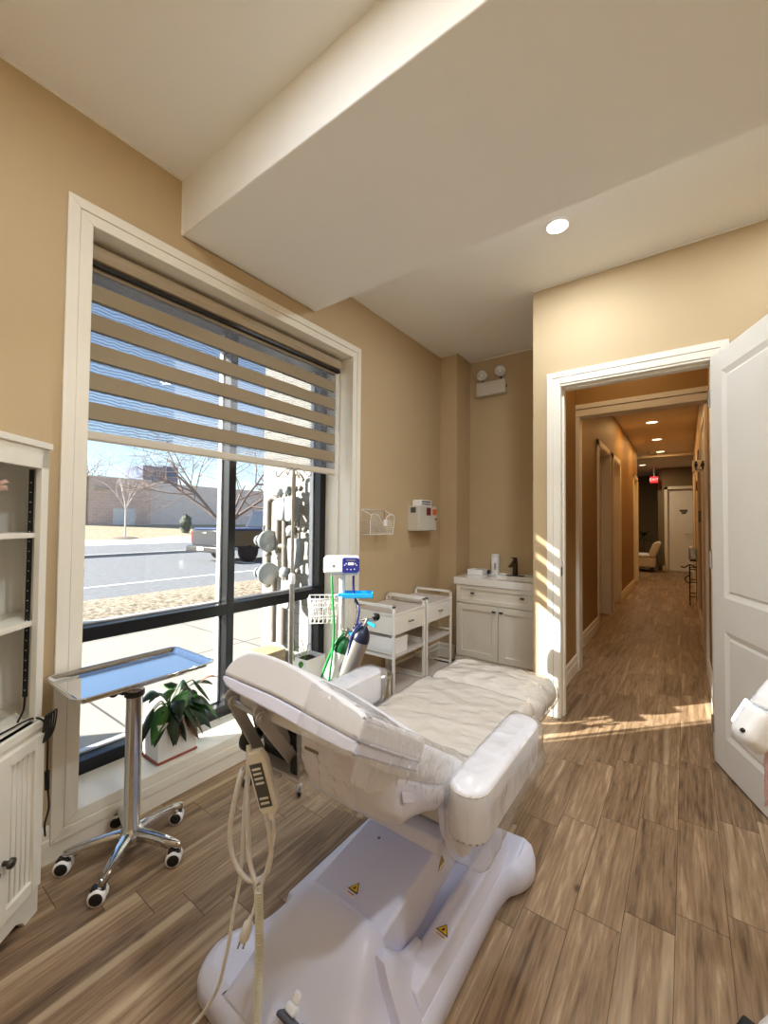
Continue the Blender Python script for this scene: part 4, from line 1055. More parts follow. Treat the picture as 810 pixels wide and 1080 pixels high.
# ------------------------------------------------------------------ white trolleys
def trolley(y0, y1, label):
    x0, x1 = -1.865, -1.522; top = .700
    t = thing('rolling_trolley', label, 'trolley', ((x0+x1)/2, (y0+y1)/2, 0), 'white trolleys along the wall')
    q = .017
    for y in (y0, y1-q):
        b = B()
        for x in (x0, x1-q): b.box((x, y, .03), (x+q, y+q, top), .002, 1)
        b.box((x0, y, top-q), (x1, y+q, top), .002, 1)
        for z in (.10, .355): b.box((x0+q, y+.002, z), (x1-q, y+q-.002, z+.014), .001, 1); b.box((x0+q, y+.004, z+.03), (x1-q, y+.012, z+.042), .001, 1)
        b.done('side_frame', M['white_metal'], t)
    for z in (.103, .358): B().box((x0+.004, y0+.012, z), (x1-.004, y1-.012, z+.012), .001, 1).done('shelf', M['shelfgrey'], t)
    b = B(); b.box((x0+.003, y0+q, .505), (x1-.012, y1-q, .634), .001, 1); b.box((x0+.002, y0+.004, .634), (x1-.002, y1-.004, .648), .001, 1); b.done('carcass', M['laminate'], t)
    B().box((x0+.01, y0+.006, .6485), (x1-.006, y1-.006, .651)).done('top_mat', M['shelfgrey'], t)
    b = B(); b.box((x1-.012, y0+q+.002, .51), (x1-.001, y1-q-.002, .63), .002, 1); dr = b.done('drawer', M['laminate'], t)
    ym = (y0+y1)/2
    b = B(); b.tube([(x1-.001, ym-.022, .575), (x1+.013, ym-.02, .575), (x1+.013, ym+.02, .575), (x1-.001, ym+.022, .575)], .0035, 8); b.done('handle', M['nickel'], dr)
    for x in (x0+.008, x1-.008):
        for y in (y0+.008, y1-.008):
            b = B(); b.lathe([(0, -.007), (.012, -.007), (.015, 0), (.012, .007), (0, .007)], (x, y, .015), 14, (1, .3, 0)); b.cyl((x, y, .02), (x, y, .032), .005); b.done('caster', M['black'], t)
    return t
trolley(2.205, 2.60, 'white metal trolley with one drawer, nearer the window, holding a white box')
trolley(2.625, 3.02, 'white metal trolley with one drawer, next to the sink cabinet')
tb = thing('storage_box', 'white lidded box on the middle shelf of the nearer trolley', 'box', (-1.67, 2.35, .37))
B().box((-1.80, 2.245, .371), (-1.545, 2.40, .465), .003, 2).done('body', M['white_pl'], tb)
B().box((-1.803, 2.242, .462), (-1.542, 2.403, .478), .003, 2).done('lid', M['white_pl'], tb)
fr = thing('floor_register', 'dark slotted floor vent under the farther trolley', 'vent', (-1.74, 3.25, 0))
B().box((-1.83, 3.08, .0), (-1.70, 3.40, .006), .002, 1).done('plate', M['bronze'], fr)
b = B()
for k in range(9): b.box((-1.815, 3.10+k*.032, .006), (-1.715, 3.115+k*.032, .0075))
b.done('louver', M['black'], fr)

# ------------------------------------------------------------------ vanity
VX0, VX1, VY0, VY1, VZ = -1.632, -.836, 3.30, 3.755, .762
va = thing('vanity_cabinet', 'white sink cabinet with two doors and a drawer front in the alcove', 'cabinet', ((VX0+VX1)/2, 3.53, 0))
b = B(); b.box((VX0, VY0+.02, .07), (VX1, VY1, VZ-.045), .001, 1); b.box((VX0, VY0+.06, 0), (VX1, VY1, .07)); b.done('carcass', M['cab'], va)
b = B(); b.box((VX0, VY0+.005, 0), (VX1, VY0+.022, .095), .002, 1); b.done('plinth', M['cab'], va)
def shaker(x0, x1, z0, z1, name, st=.052):
    d = B(); ya, yb = VY0-.002, VY0+.018
    d.box((x0, ya, z0), (x0+st, yb, z1), .0015, 1); d.box((x1-st, ya, z0), (x1, yb, z1), .0015, 1)
    d.box((x0+st, ya, z0), (x1-st, yb, z0+st), .0015, 1); d.box((x0+st, ya, z1-st), (x1-st, yb, z1), .0015, 1); d.box((x0+st-.004, ya+.011, z0+st-.004), (x1-st+.004, yb, z1-st+.004))
    return d.done(name, M['cab'], va)
xm = (VX0+VX1)/2-.012
def knob(par, x, z):
    b = B(); b.cyl((x, VY0-.002, z), (x, VY0-.016, z), .005, n=10); b.box((x-.017, VY0-.028, z-.008), (x+.017, VY0-.014, z+.008), .004, 2); b.done('knob', M['nickel'], par)
df = shaker(VX0+.012, VX1-.012, .562, VZ-.05, 'drawer_front', .034); knob(df, -1.463, .65); knob(df, -1.045, .65)
d1 = shaker(VX0+.012, xm-.002, .105, .555, 'door'); knob(d1, xm-.030, .516)
d2 = shaker(xm+.002, VX1-.012, .105, .555, 'door'); knob(d2, xm+.030, .516)
b = B()      # ceramic top with moulded basin
bx0, bx1, by0, by1 = VX0+.24, VX1-.06, VY0+.07, VY1-.11
xs = [VX0-.008, bx0, bx1, VX1]; ys = [VY0-.012, by0, by1, VY1]
for i in range(3):
    for j in range(3):
        if i == 1 and j == 1: continue
        b._add([(xs[i], ys[j], VZ+.012), (xs[i+1], ys[j], VZ+.012), (xs[i+1], ys[j+1], VZ+.012), (xs[i], ys[j+1], VZ+.012)], [(0, 1, 2, 3)])
b.loft([rr(bx0, bx1, by0, by1, .001, VZ+.012, 4), rr(bx0+.015, bx1-.015, by0+.015, by1-.015, .03, VZ-.03, 4), rr(bx0+.05, bx1-.05, by0+.05, by1-.05, .04, VZ-.06, 4)], cap=False)
b._add(rr(bx0+.05, bx1-.05, by0+.05, by1-.05, .04, VZ-.06, 4), [tuple(range(20))])
for q in (((xs[0], ys[0]), (xs[3], ys[0])), ((xs[3], ys[0]), (xs[3], ys[3])), ((xs[3], ys[3]), (xs[0], ys[3])), ((xs[0], ys[3]), (xs[0], ys[0]))):
    b._add([(q[0][0], q[0][1], VZ-.046), (q[1][0], q[1][1], VZ-.046), (q[1][0], q[1][1], VZ+.012), (q[0][0], q[0][1], VZ+.012)], [(0, 1, 2, 3)])
b._add([(xs[0], ys[0], VZ-.046), (xs[3], ys[0], VZ-.046), (xs[3], ys[3], VZ-.046), (xs[0], ys[3], VZ-.046)], [(3, 2, 1, 0)])
b.box((VX0, VY1-.012, VZ+.012), (VX1, VY1, VZ+.022), .002, 1)
bmesh.ops.recalc_face_normals(b.bm, faces=b.bm.faces[:])
b.done('sink_top', M['ceramic'], va)
fa = thing('faucet', 'dark bronze single lever faucet on the sink top', 'faucet', (-1.235, 3.685, VZ+.012))
b = B(); b.box((-1.315, 3.66, VZ+.012), (-1.155, 3.71, VZ+.019), .003, 2); b.done('deck_plate', M['bronze'], fa)
b = B(); b.cyl((-1.235, 3.685, VZ+.018), (-1.235, 3.685, VZ+.15), .022, .019); b.prism([(3.69, VZ+.13), (3.62, VZ+.105), (3.555, VZ+.098), (3.555, VZ+.108), (3.62, VZ+.13), (3.69, VZ+.155)], 0, -1.253, -1.217, .003, 2); b.done('spout', M['bronze'], fa)
b = B(); b.cyl((-1.235, 3.685, VZ+.148), (-1.235, 3.685, VZ+.168), .017); b.prism([(3.70, VZ+.165), (3.60, VZ+.178), (3.60, VZ+.186), (3.70, VZ+.178)], 0, -1.244, -1.226, .002, 1); b.done('lever', M['bronze'], fa)
sb = thing('soap_bottle', 'white cylindrical bottle with small dark print standing behind the sink', 'bottle', (-1.425, 3.70, VZ+.012))
B().lathe([(0, 0), (.034, 0), (.036, .004), (.036, .155), (.034, .16)], (-1.425, 3.70, VZ+.012), 24).done('body', M['white_pl'], sb)
B().lathe([(.034, .16), (.036, .163), (.035, .178), (.03, .184), (0, .186)], (-1.425, 3.70, VZ+.012), 24).done('cap', M['stickwhite'], sb)
b = B()
for k in range(5): b.box((-1.419, 3.660, VZ+.06+k*.012), (-1.405, 3.6625, VZ+.067+k*.012))
b.done('print', M['dkgrey'], sb)
gb = thing('glove_box', 'flat white box lying at the left end of the sink top', 'box', (-1.53, 3.62, VZ+.012))
B().box((-1.63, 3.54, VZ+.0125), (-1.485, 3.68, VZ+.058), .003, 2).done('carton', M['white_pl'], gb)
B().box((-1.57, 3.575, VZ+.058), (-1.49, 3.645, VZ+.0595), .0005, 1).done('opening', M['shelfgrey'], gb)
tag(B().puff((-1.478, 3.64, VZ+.013), (-1.466, 3.68, VZ+.05), .012, (8, 8, 6)).done('sponge', M['black'], loc=(-1.472, 3.66, VZ+.012)), 'small dark sponge between the flat box and the white bottle', 'sponge')

# ------------------------------------------------------------------ wall things
ff_ = thing('wall_file_holder', 'white wire file basket hung on the tan wall', 'file holder', (XW, 2.44, 1.16))
y0, y1, z0_, z1_ = 2.295, 2.57, 1.155, 1.335; b = B(); xo = XW+.085
b.tube([(XW+.004, y0, z0_), (XW+.004, y1, z0_), (XW+.004, y1, z1_), (XW+.004, y0, z1_)], .0028, 6, closed=True)
front = spline([(xo, y0, z0_), (xo+.012, y0-.004, z1_-.045), (xo+.012, y0+.08, z1_-.045), (xo+.012, y0+.11, z1_-.085), (xo+.012, (y0+y1)/2, z1_-.1), (xo+.012, y1-.11, z1_-.085), (xo+.012, y1-.08, z1_-.045), (xo+.012, y1+.004, z1_-.045), (xo, y1, z0_)], 5)
b.tube(front, .003, 6); b.tube([(xo, y0, z0_), (xo, y1, z0_)], .003, 6)
for y in (y0, y1): b.tube([(XW+.004, y, z0_), (xo, y, z0_)], .0025, 6); b.tube([(XW+.004, y, z1_), (xo+.012, y, z1_-.045)], .0025, 6)
for k in range(1, 20):
    y = y0+(y1-y0)*k/20; zt = z1_-.045-(.055*max(0, 1-((k-10)/5)**2))
    b.tube([(XW+.004, y, z1_), (XW+.004, y, z0_), (xo, y, z0_), (xo+.011, y, zt)], .0009, 4)
for k in range(1, 7):
    z = z0_+(z1_-.055-z0_)*k/8; b.tube([(xo+.01*k/8, y0, z), (xo+.01*k/8, y1, z)], .0009, 4); b.tube([(XW+.004, y0, z+.01), (xo, y0, z)], .0009, 4); b.tube([(XW+.004, y1, z+.01), (xo, y1, z)], .0009, 4)
b.done('wire_frame', M['white_metal'], ff_)
B().box((xo+.008, 2.44, 1.215), (xo+.011, 2.485, 1.262)).done('label_card', M['stickwhite'], ff_)
sh = thing('sharps_container', 'beige steel sharps box with red and orange labels on the wall', 'sharps box', (-1.80, 2.95, 1.17))
b = B(); b.box((XW, 2.91, 1.175), (-1.775, 3.205, 1.385), .004, 2); b.done('body', M['beigebox'], sh)
b = B(); b.box((-1.775, 2.914, 1.178), (-1.768, 3.201, 1.382), .002, 1); dd = b.done('door', M['beigebox'], sh)
B().cyl((-1.768, 3.18, 1.275), (-1.758, 3.18, 1.275), .008).done('lock', M['nickel'], dd)
b = B(); b.box((-1.7678, 3.03, 1.305), (-1.7666, 3.10, 1.37)); b.done('warning_label', M['maroon'], sh)
b = B(); b.box((-1.7678, 3.135, 1.31), (-1.7666, 3.195, 1.36)); b.done('warning_label', M['orange'], sh)
b = B(); b.box((-1.85, 2.9085, 1.325), (-1.80, 2.9098, 1.37)); b.done('label', M['dkgrey'], sh)
b = B(); b.box((-1.87, 2.96, 1.385), (-1.785, 3.15, 1.435), .006, 2); b.done('drop_slot', M['white_pl'], sh)
b = B(); b.box((-1.7845, 2.98, 1.395), (-1.7825, 3.13, 1.405)); b.box((-1.7845, 2.98, 1.415), (-1.7825, 3.13, 1.427)); b.done('slot', M['dkgrey'], sh)
em = thing('emergency_light', 'beige twin head emergency light high on the alcove wall', 'emergency light', (-1.475, 3.76, 2.44))
b = B(); b.box((-1.617, 3.70, 2.455), (-1.335, 3.758, 2.585), .004, 2, Matrix()); b.done('housing', M['beigebox'], em)
B().cyl((-1.335, 3.73, 2.52), (-1.328, 3.73, 2.52), .008).done('test_button', M['black'], em)
for x, z in ((-1.565, 2.655), (-1.385, 2.665)):
    d = V((.30, -.92, -.12)).normalized(); c = V((x, 3.71, z))
    h = B().lathe([(0, -.05), (.025, -.045), (.045, -.02), (.052, 0), (.052, .008), (.046, .008)], c, 24, d).done('lamp_head', M['grey_metal'], em)
    B().lathe([(.046, .006), (.035, -.008), (.02, -.016), (0, -.018)], c, 24, d).done('reflector', M['bulb'], h)
    B().ball(c-d*.004, .011).done('bulb', M['stickwhite'], h)
    B().cyl((x, 3.73, 2.585), (x, 3.73, 2.63), .006).done('swivel', M['black'], h)

# ------------------------------------------------------------------ treatment chair
CX = -.745
ch = thing('treatment_chair', 'white electric treatment chair in plastic covers, headrest raised, mid room', 'treatment chair', (CX, 1.1, 0))
# base: tray with four rounded feet
def outline(s_, grow=0):
    """right half outline of the base going from rear to front (x offset from centre, y)"""
    return [(0, .60-grow), (.24, .60-grow), (.30+grow, .625-grow*.6), (.325+grow, .68), (.315+grow, .735), (.285+grow*.8, .775), (.262+grow*.5, .83), (.256+grow*.4, .95), (.254+grow*.4, 1.20), (.256+grow*.4, 1.30), (.268+grow*.5, 1.375), (.295+grow*.8, 1.415), (.312+grow, 1.47), (.305+grow, 1.53), (.27+grow*.7, 1.565+grow*.7), (.20, 1.58+grow), (0, 1.585+grow)]
def ring(k, z, inset_=0):
    h = outline(0, -inset_)
    pts = spline([(x, y, 0) for x, y in h], 4)
    r = [V((CX+p.x, p.y, z)) for p in pts]; l = [V((CX-p.x, p.y, z)) for p in reversed(pts[1:-1])]
    return r+l
b = B()
def ringz(zf, inset_): 
    r = ring(0, 0, inset_)
    for p in r: p.z = zf(p)
    return r
topz = lambda p: .085+.028*math.exp(-((abs(p.x-CX)-.27)/.07)**2-((p.y-1.49)/.07)**2)
b.loft([ringz(lambda p: .004, .012), ringz(lambda p: .012, 0), ringz(lambda p: .055, 0), ringz(lambda p: topz(p)-.012, .012), ringz(lambda p: topz(p), .034)], True, True)
b.done('base', M['shell'], ch)
# well walls of the tray (two side rails the arm folds between)
for s_ in (-1, 1):
    b = B(); b.prism([(CX+s_*.165, .08), (CX+s_*.165, .128), (CX+s_*.178, .138), (CX+s_*.225, .132), (CX+s_*.250, .06), (CX+s_*.250, .03), (CX+s_*.18, .03)], 1, .86, 1.46, .006, 3); b.done('side_rail', M['shell'], ch)
# rear motor cover
secs = []
for y, ztop, hw, sk in [(a, b_, c_-.022, d_) for a, b_, c_, d_ in ((.615, .085, .215, .22), (.63, .115, .205, .215), (.66, .15, .192, .21), (.70, .195, .178, .21), (.74, .232, .166, .212), (.78, .258, .158, .215), (.805, .266, .155, .218), (.825, .262, .153, .22), (.835, .250, .152, .22))]:
    pts = []
    sk -= .022; prof = [(-sk-.018, .05), (-sk, .085), (-hw-.012, ztop*.72), (-hw, ztop*.9), (-hw+.018, ztop*.985), (-hw+.05, ztop), (0, ztop+.004), (hw-.05, ztop), (hw-.018, ztop*.985), (hw, ztop*.9), (hw+.012, ztop*.72), (sk, .085), (sk+.018, .05)]
    secs.append([V((CX+.017+x, y, z)) for x, z in prof])
b = B(); b.loft(secs, True, True); b.done('motor_cover', M['shell'], ch)
for s_ in (1,):   # shoulder that run from the cover down to the side rails
    secs = []
    for y, zt_, xo_ in ((.79, .236, .0), (.82, .229, .0), (.84, .214, .0), (.86, .192, .0), (.885, .169, 0), (.92, .150, 0), (.97, .138, 0)):
        secs.append([V((CX+s_*x, y, z)) for x, z in ((.146, .06), (.146, zt_-.012), (.158, zt_), (.180, zt_-.006), (.195+.02*(.235-zt_), zt_*.8), (.225, zt_*.55), (.252, .07), (.254, .04))])
    b = B(); b.loft(secs, True, True); b.done('shoulder', M['shell'], ch)
# power inlet plate on the rear slope
im = Matrix.Translation((CX+.045, .648, .128)) @ Matrix.Rotation(math.radians(-38), 4, 'X')
b = B(); b.box((-.045, -.03, .0), (.06, .03, .012), .006, 2, im); ip = b.done('inlet_plate', M['dkgrey'], ch)
b = B(); b.box((-.035, -.018, .012), (-.005, .018, .03), .005, 2, im); b.box((-.03, -.012, .03), (-.01, .012, .05), .005, 2, im); b.done('plug', M['white_pl'], ip)
b = B(); b.box((.015, -.014, .012), (.045, .014, .017), .002, 1, im); b.done('switch', M['black'], ip)
# lift arm
b = B()
b.prism([(.815, .238), (1.30, .292), (1.36, .28), (1.36, .20), (1.20, .15), (.95, .115), (.815, .12)], 0, CX-.106, CX+.144, .010, 3)
b.done('lift_arm', M['shell'], ch)
b = B(); b.ball((CX-.03, 1.05, .2645), .005, (1, 1, .4)); b.done('screw', M['grey'], ch)
def sticker(o, u, v, sz, par):
    """warning sticker: o centre, u right, v up on the surface"""
    o, u, v = V(o), V(u).normalized(), V(v).normalized(); n = u.cross(v).normalized()
    def tri(r, lift): return [o+v*(r)+n*lift, o-v*(r*.5)-u*(r*.9)+n*lift, o-v*(r*.5)+u*(r*.9)+n*lift]
    b = B(); b.mat(M['black']); b._add(tri(sz, .0010), [(0, 1, 2)]); b.mat(M['yellow']); b._add(tri(sz*.78, .0016), [(0, 1, 2)])
    b.mat(M['black']); b._add([o+u*x*sz+v*y*sz+n*.0022 for x, y in ((-.05, .35), (.16, .1), (.05, -.22), (-.3, -.22), (-.12, 0))], [(4, 3, 2, 1, 0)])
    b.mat(M['stickwhite']); b._add([o+u*x*sz+v*y*sz+n*.0012 for x, y in ((-.9, -1.25), (.9, -1.25), (.9, -.62), (-.9, -.62))], [(0, 1, 2, 3)])
    b.mat(M['red']); b._add([o+u*x*sz+v*y*sz+n*.0018 for x, y in ((-.6, -.98), (.6, -.98), (.6, -.86), (-.6, -.86))], [(0, 1, 2, 3)])
    bmesh.ops.recalc_face_normals(b.bm, faces=b.bm.faces[:])
    b.done('warning_sticker', None, par)
sticker((CX+.012, .885, .2472), (1, 0, 0), (0, 1, .11), .019, ch)
sticker((CX+.1445, 1.13, .225), (0, 1, 0), (0, 0, 1), .019, ch)
sticker((CX+.205, 1.03, .1355), (1, 0, -.12), (0, 1, 0), .020, ch)
# seat frame and arm brackets
b = B(); b.box((CX-.24, .94, .40), (CX+.24, 1.66, .44), .008, 2); b.prism([(1.15, .29), (1.36, .29), (1.42, .41), (1.05, .41)], 0, CX-.11, CX+.11, .008, 2); b.done('seat_frame', M['shell'], ch)
for s_ in (-1, 1):
    b = B(); b.prism([(.93, .572), (.955, .562), (1.0, .525), (1.082, .44), (1.082, .41), (1.06, .39), (1.024, .380), (.985, .392), (.955, .425), (.915, .488), (.905, .545)], 0, CX+s_*.268-.018, CX+s_*.268+.018, .008, 3)
    b.done('arm_bracket', M['shell'], ch)
    B().cyl((CX+s_*.285, .935, .505), (CX+s_*.288, .935, .505), .006, n=12).done('screw', M['grey'], ch)
    B().cyl((CX+s_*.30, 1.22, .42), (CX+s_*.30, 1.22, .56), .016).done('arm_post', M['steel'], ch)
# seat and legrest cushions
def wrinkle(w):
    a = noise.ridged_multi_fractal(V((w.x*5.5+w.y*2.2, w.y*9-w.x*3, 3.1)), .8, 2.1, 3, 1.0, 2.0)-1.0
    c_ = noise.noise(V((w.x*4, w.y*3.2, 8.0)))
    return a*.0085+c_*.010
def wr_top(lift):
    def f(w, u):
        k = max(0, u[2])
        return w+V((0, 0, wrinkle(w)*k+lift*k))
    return f
for nm, mt_, lift, gx in (('seat_cushion', 'linen', 0, 0), ('plastic_cover', 'film', .004, .006)):
    b = B(); b.puff((CX-.255-gx, .975-gx, .44), (CX+.25+gx, 1.72, .525), .035, (60, 90, 8), crown=.012, skirt=wr_top(lift)); b.done(nm, M[mt_], ch)
for nm, mt_, lift, gx in (('legrest_cushion', 'linen', 0, 0), ('plastic_cover', 'film', .004, .008)):
    b = B(); b.puff((CX-.25-gx, 1.70, .41-gx), (CX+.26+gx, 2.06+gx, .522), .05, (54, 44, 14), crown=.022, wr=.006, ws=9, seed=2, skirt=wr_top(lift)); b.done(nm, M[mt_], ch)
# arm pads
for s_, y0a, y1a in ((-1, .92, 1.42), (1, .88, 1.36)):
    xa = CX+s_*.325
    def stadium(g, xa=xa, y0a=y0a, y1a=y1a):
        r = .05+g; return [(xa+r*math.cos(a), y1a-.05+r*math.sin(a)) for a in [k*PI/10 for k in range(11)]]+[(xa+r*math.cos(a), y0a+.05+r*math.sin(a)) for a in [PI+k*PI/10 for k in range(11)]]
    b = B(); b.prism(stadium(0), 2, .505, .628, .012, 3); ap = b.done('arm_pad', M['vinyl'], ch)
    b = B(); b.tube([(x, y, .619) for x, y in stadium(-.002)], .0022, 6, closed=True); b.done('piping', M['linen'], ap)
    def sk(w, u, s_=s_, y0a=y0a):
        if u[2] < 0: w = w+V((.010*s_*-u[2], 0, 0))+V((0, 0, -.03*max(0, 1-(w.y-y0a)/.2)*-u[2]))
        return w
    b = B(); b.puff((xa-.056, y0a-.008, .485), (xa+.060, y1a+.012, .634), .035, (26, 60, 20), crown=.008, wr=.005, ws=8, seed=11+s_, skirt=sk); b.done('plastic_cover', M['film'], ch)
# reclining back: profile in the y-z plane
DV, NV = V((0, .85, -.526)), V((0, .526, .85)); AO = V((0, .60, .885))
def bp(x, s_, n_): return V((x, 0, 0))+AO+DV*s_+NV*n_
def backm(): return Matrix(((1, 0, 0, 0), (0, DV.y, NV.y, AO.y), (0, DV.z, NV.z, AO.z), (0, 0, 0, 1)))
bmx = backm()
HWB = .28
b = B(); secs = []
for y, zt_, zb_, xl in ((.600, .866, .800, -.855), (.612, .868, .790, -.87), (.65, .848, .764, -.925), (.70, .817, .729, -.99), (.735, .795, .705, -1.022), (.80, .754, .669, -1.025), (.870, .710, .631, -1.025), (.93, .672, .606, -1.025), (.985, .638, .592, -1.022), (1.012, .615, .594, -1.015)):
    xr = CX+HWB
    secs.append([V((x, y, z)) for x, z in ((xl, zb_+.004), (xl+.004, zb_), (xr-.004, zb_), (xr, zb_+.004), (xr, zt_-.016), (xr-.006, zt_-.005), (xr-.018, zt_), (xl+.018, zt_), (xl+.006, zt_-.005), (xl, zt_-.016))])
b.loft(secs, True, True); b.done('back_cushion', M['vinyl'], ch)
secs = []
for y, xl, xr, zt_, zb_ in ((.636, -.682, -.605, .775, .715), (.642, -.688, -.575, .785, .690), (.655, -.690, -.535, .785, .668), (.672, -.692, -.505, .765, .650), (.692, -.695, -.475, .745, .632), (.706, -.745, -.467, .735, .622), (.72, -.852, -.464, .722, .612), (.745, -.955, -.464, .705, .607), (.775, -1.024, -.464, .685, .600), (.82, -1.026, -.464, .656, .586), (.862, -1.026, -.464, .634, .566), (.884, -1.026, -.464, .625, .572), (.892, -1.023, -.467, .618, .59)):
    r_ = min(.03, (zt_-zb_)*.35); xc_ = (xl+xr)/2; hw = (xr-xl)/2
    secs.append([V((xc_+x, y, z)) for x, z in ((-hw+.004, zt_), (-hw, zt_-.012), (-hw, zb_+r_), (-hw+r_*.4, zb_+r_*.35), (-hw+r_*1.2, zb_), (0, zb_-.004), (hw-r_*1.2, zb_), (hw-r_*.4, zb_+r_*.35), (hw, zb_+r_), (hw, zt_-.012), (hw-.004, zt_))])
b = B(); b.loft(secs, True, True); b.done('back_shell', M['shell'], ch)
b = B(); b.box((-.672, .633, .748), (-.630, .640, .755), .002, 1); b.done('slot', M['black'], ch)
b = B(); b.prism([(.700, .706), (.745, .682), (.752, .655), (.706, .678)], 0, CX+HWB+.0005, CX+HWB+.004, .002, 1); b.done('grip_recess', M['shell'], ch)
# headrest: crowned pad over a thin shell, its end face turned to the camera
def band(lo_, hi_):
    xs_ = [-.883, -.876, -.858, -.834, -.80, -.760, -.71, -.65, -.584, -.52, -.48, -.466, -.463]
    return [(x, lo_(x)) for x in xs_]+[(x, hi_(x)) for x in reversed(xs_)]
def ease(x, pts):
    for (a, fa_), (c_, fc_) in zip(pts, pts[1:]):
        if a <= x <= c_: return fa_+(fc_-fa_)*(x-a)/(c_-a)
    return pts[-1][1] if x > pts[-1][0] else pts[0][1]
top_ = lambda x: ease(x, [(-.883, -.004), (-.876, .012), (-.858, .030), (-.834, .043), (-.80, .049), (-.76, .050), (-.71, .048), (-.65, .040), (-.584, .027), (-.52, .015), (-.48, .007), (-.466, .001), (-.463, -.006)])
seam_ = lambda x: ease(x, [(-.883, -.0185), (-.692, -.022), (-.577, -.032), (-.463, -.041)])
und_ = lambda x: ease(x, [(-.883, -.028), (-.862, -.039), (-.823, -.045), (-.732, -.049), (-.65, -.054), (-.559, -.061), (-.463, -.063)])
b = B(); b.prism(band(seam_, top_), 1, -.022, .235, .007, 2, bmx); b.done('headrest_pad', M['vinyl'], ch)
b = B(); b.prism(band(und_, lambda x: seam_(x)-.0012), 1, -.020, .235, .004, 2, bmx); b.done('headrest_shell', M['shell'], ch)
def plate(p, q, w):
    p, q = V((0,)+p), V((0,)+q); d = (q-p).normalized(); n = V((0, -d.z, d.y)); r = []
    for c, a0_ in ((q, 0), (p, PI)):
        for k in range(9):
            a = a0_-PI/2+k*PI/8; v_ = c+d*math.cos(a)*w/2+n*math.sin(a)*w/2; r.append((v_.y, v_.z))
    return r
for x, lo_, up_, third in ((-.870, ((.592, .813), (.679, .648)), ((.590, .826), (.672, .770)), ((.668, .768), (.690, .690))), (-.745, ((.575, .816), (.680, .671)), ((.578, .828), (.646, .778)), ((.644, .776), (.672, .706)))):
    b = B(); b.prism(plate(lo_[0], lo_[1], .027), 0, x-.003, x+.003, .001, 1)
    for p in lo_: b.cyl((x-.006, p[0], p[1]), (x+.008, p[0], p[1]), .0075)
    b.done('link_bar', M['grey_metal'], ch)
    b = B(); b.prism(plate(up_[0], up_[1], .026), 0, x-.014, x-.008, .001, 1); b.cyl((x-.016, up_[1][0], up_[1][1]), (x, up_[1][0], up_[1][1]), .007); b.done('link_bar', M['grey_metal'], ch)
    b = B(); b.prism(plate(third[0], third[1], .022), 0, x-.024, x-.018, .001, 1); b.cyl((x-.028, third[1][0], third[1][1]), (x-.01, third[1][0], third[1][1]), .006); b.done('link_bar', M['grey_metal'], ch)
    b = B(); kx = x+.020 if x > -.8 else x-.02; ky, kz = (.676, .676) if x > -.8 else (.655, .690)
    b.lathe([(0, -.014), (.022, -.014), (.026, -.009), (.026, .009), (.022, .014), (.010, .015), (0, .012)], (kx, ky, kz), 22, (1, 0, 0))
    b.prism(plate((ky, kz), (ky+.026, kz+.012), .024), 0, kx-.011, kx+.011, .004, 2); b.done('locking_knob', M['black'], ch)
    b = B(); b.cyl((kx-.03, ky, kz), (kx+.0165, ky, kz), .0055); b.done('pivot', M['steel'], ch)
b = B(); b.tube(plate_ if False else [(-.905, .628, .765), (-.90, .655, .715)], [.012, .014], 12); b.ball((-.90, .655, .713), .0155); b.ball((-.905, .628, .767), .0135); b.done('release_lever', M['black'], ch)
b = B(); b.cyl((-.88, .679, .648), (-.70, .679, .671), .007); b.cyl((-.88, .592, .813), (-.735, .576, .816), .006); b.done('cross_rod', M['steel'], ch)
b = B(); b.box((-.862, .675, .66), (-.755, .71, .735), .004, 1); b.box((-.84, .655, .70), (-.775, .69, .745), .004, 1); b.done('link_block', M['black'], ch)
b = B(); b.prism([(-.86, .655), (-.70, .655), (-.70, .667), (-.86, .667)], 1, .640, .70, .003, 1); b.tube([(-.85, .645, .66), (-.80, .615, .675), (-.745, .63, .665)], .006, 8); b.done('hook_bar', M['grey_metal'], ch)
# loose clear film hanging over the headrest's right half, down the back and into the seat
def fold(u, v):
    x = -.605+u*.148; xc_ = min(x, -.463)
    nt_, nu_ = top_(min(x, -.466))+.004, und_(xc_)
    P = [bmx @ V((x, .12, nt_)), bmx @ V((x, .0, nt_)), bmx @ V((x, -.026, nt_-.012)), bmx @ V((x, -.029, nu_))]
    P += [P[-1]+V((0, .006, -.045)), P[-1]+V((0, .010, -.125+.02*u))]
    t = v*(len(P)-1); i = min(int(t), len(P)-2); q = P[i].lerp(P[i+1], t-i)
    w = noise.noise(V((x*34, v*3, 2.0)))*.007+noise.noise(V((x*70, v*7, 5.0)))*.003
    return q+V((0, w*min(1, v*2)-.002, w*.2))
b = B(); b.grid(fold, 44, 40); b.done('plastic_cover', M['filmloose'], ch)
def fold2(u, v):
    s_ = -.02+u*.47
    ntop = .006 if s_ < .24 else .004
    path = [(.20, ntop+.002), (.276, ntop), (.2845, ntop-.010), (.286, -.05), (.288, -.098-.012*math.sin(u*11))]
    t = v*(len(path)-1); i = min(int(t), len(path)-2); f = t-i
    dx = path[i][0]*(1-f)+path[i+1][0]*f; n_ = path[i][1]*(1-f)+path[i+1][1]*f
    w = noise.noise(V((s_*30, v*3, 9.0)))*.004+noise.noise(V((s_*60, v*6, 3.0)))*.002
    return bmx @ V((CX+dx+.003+abs(w)*.8, s_, n_+w*.5))
b = B(); b.grid(fold2, 60, 34); b.done('plastic_cover', M['filmloose'], ch)
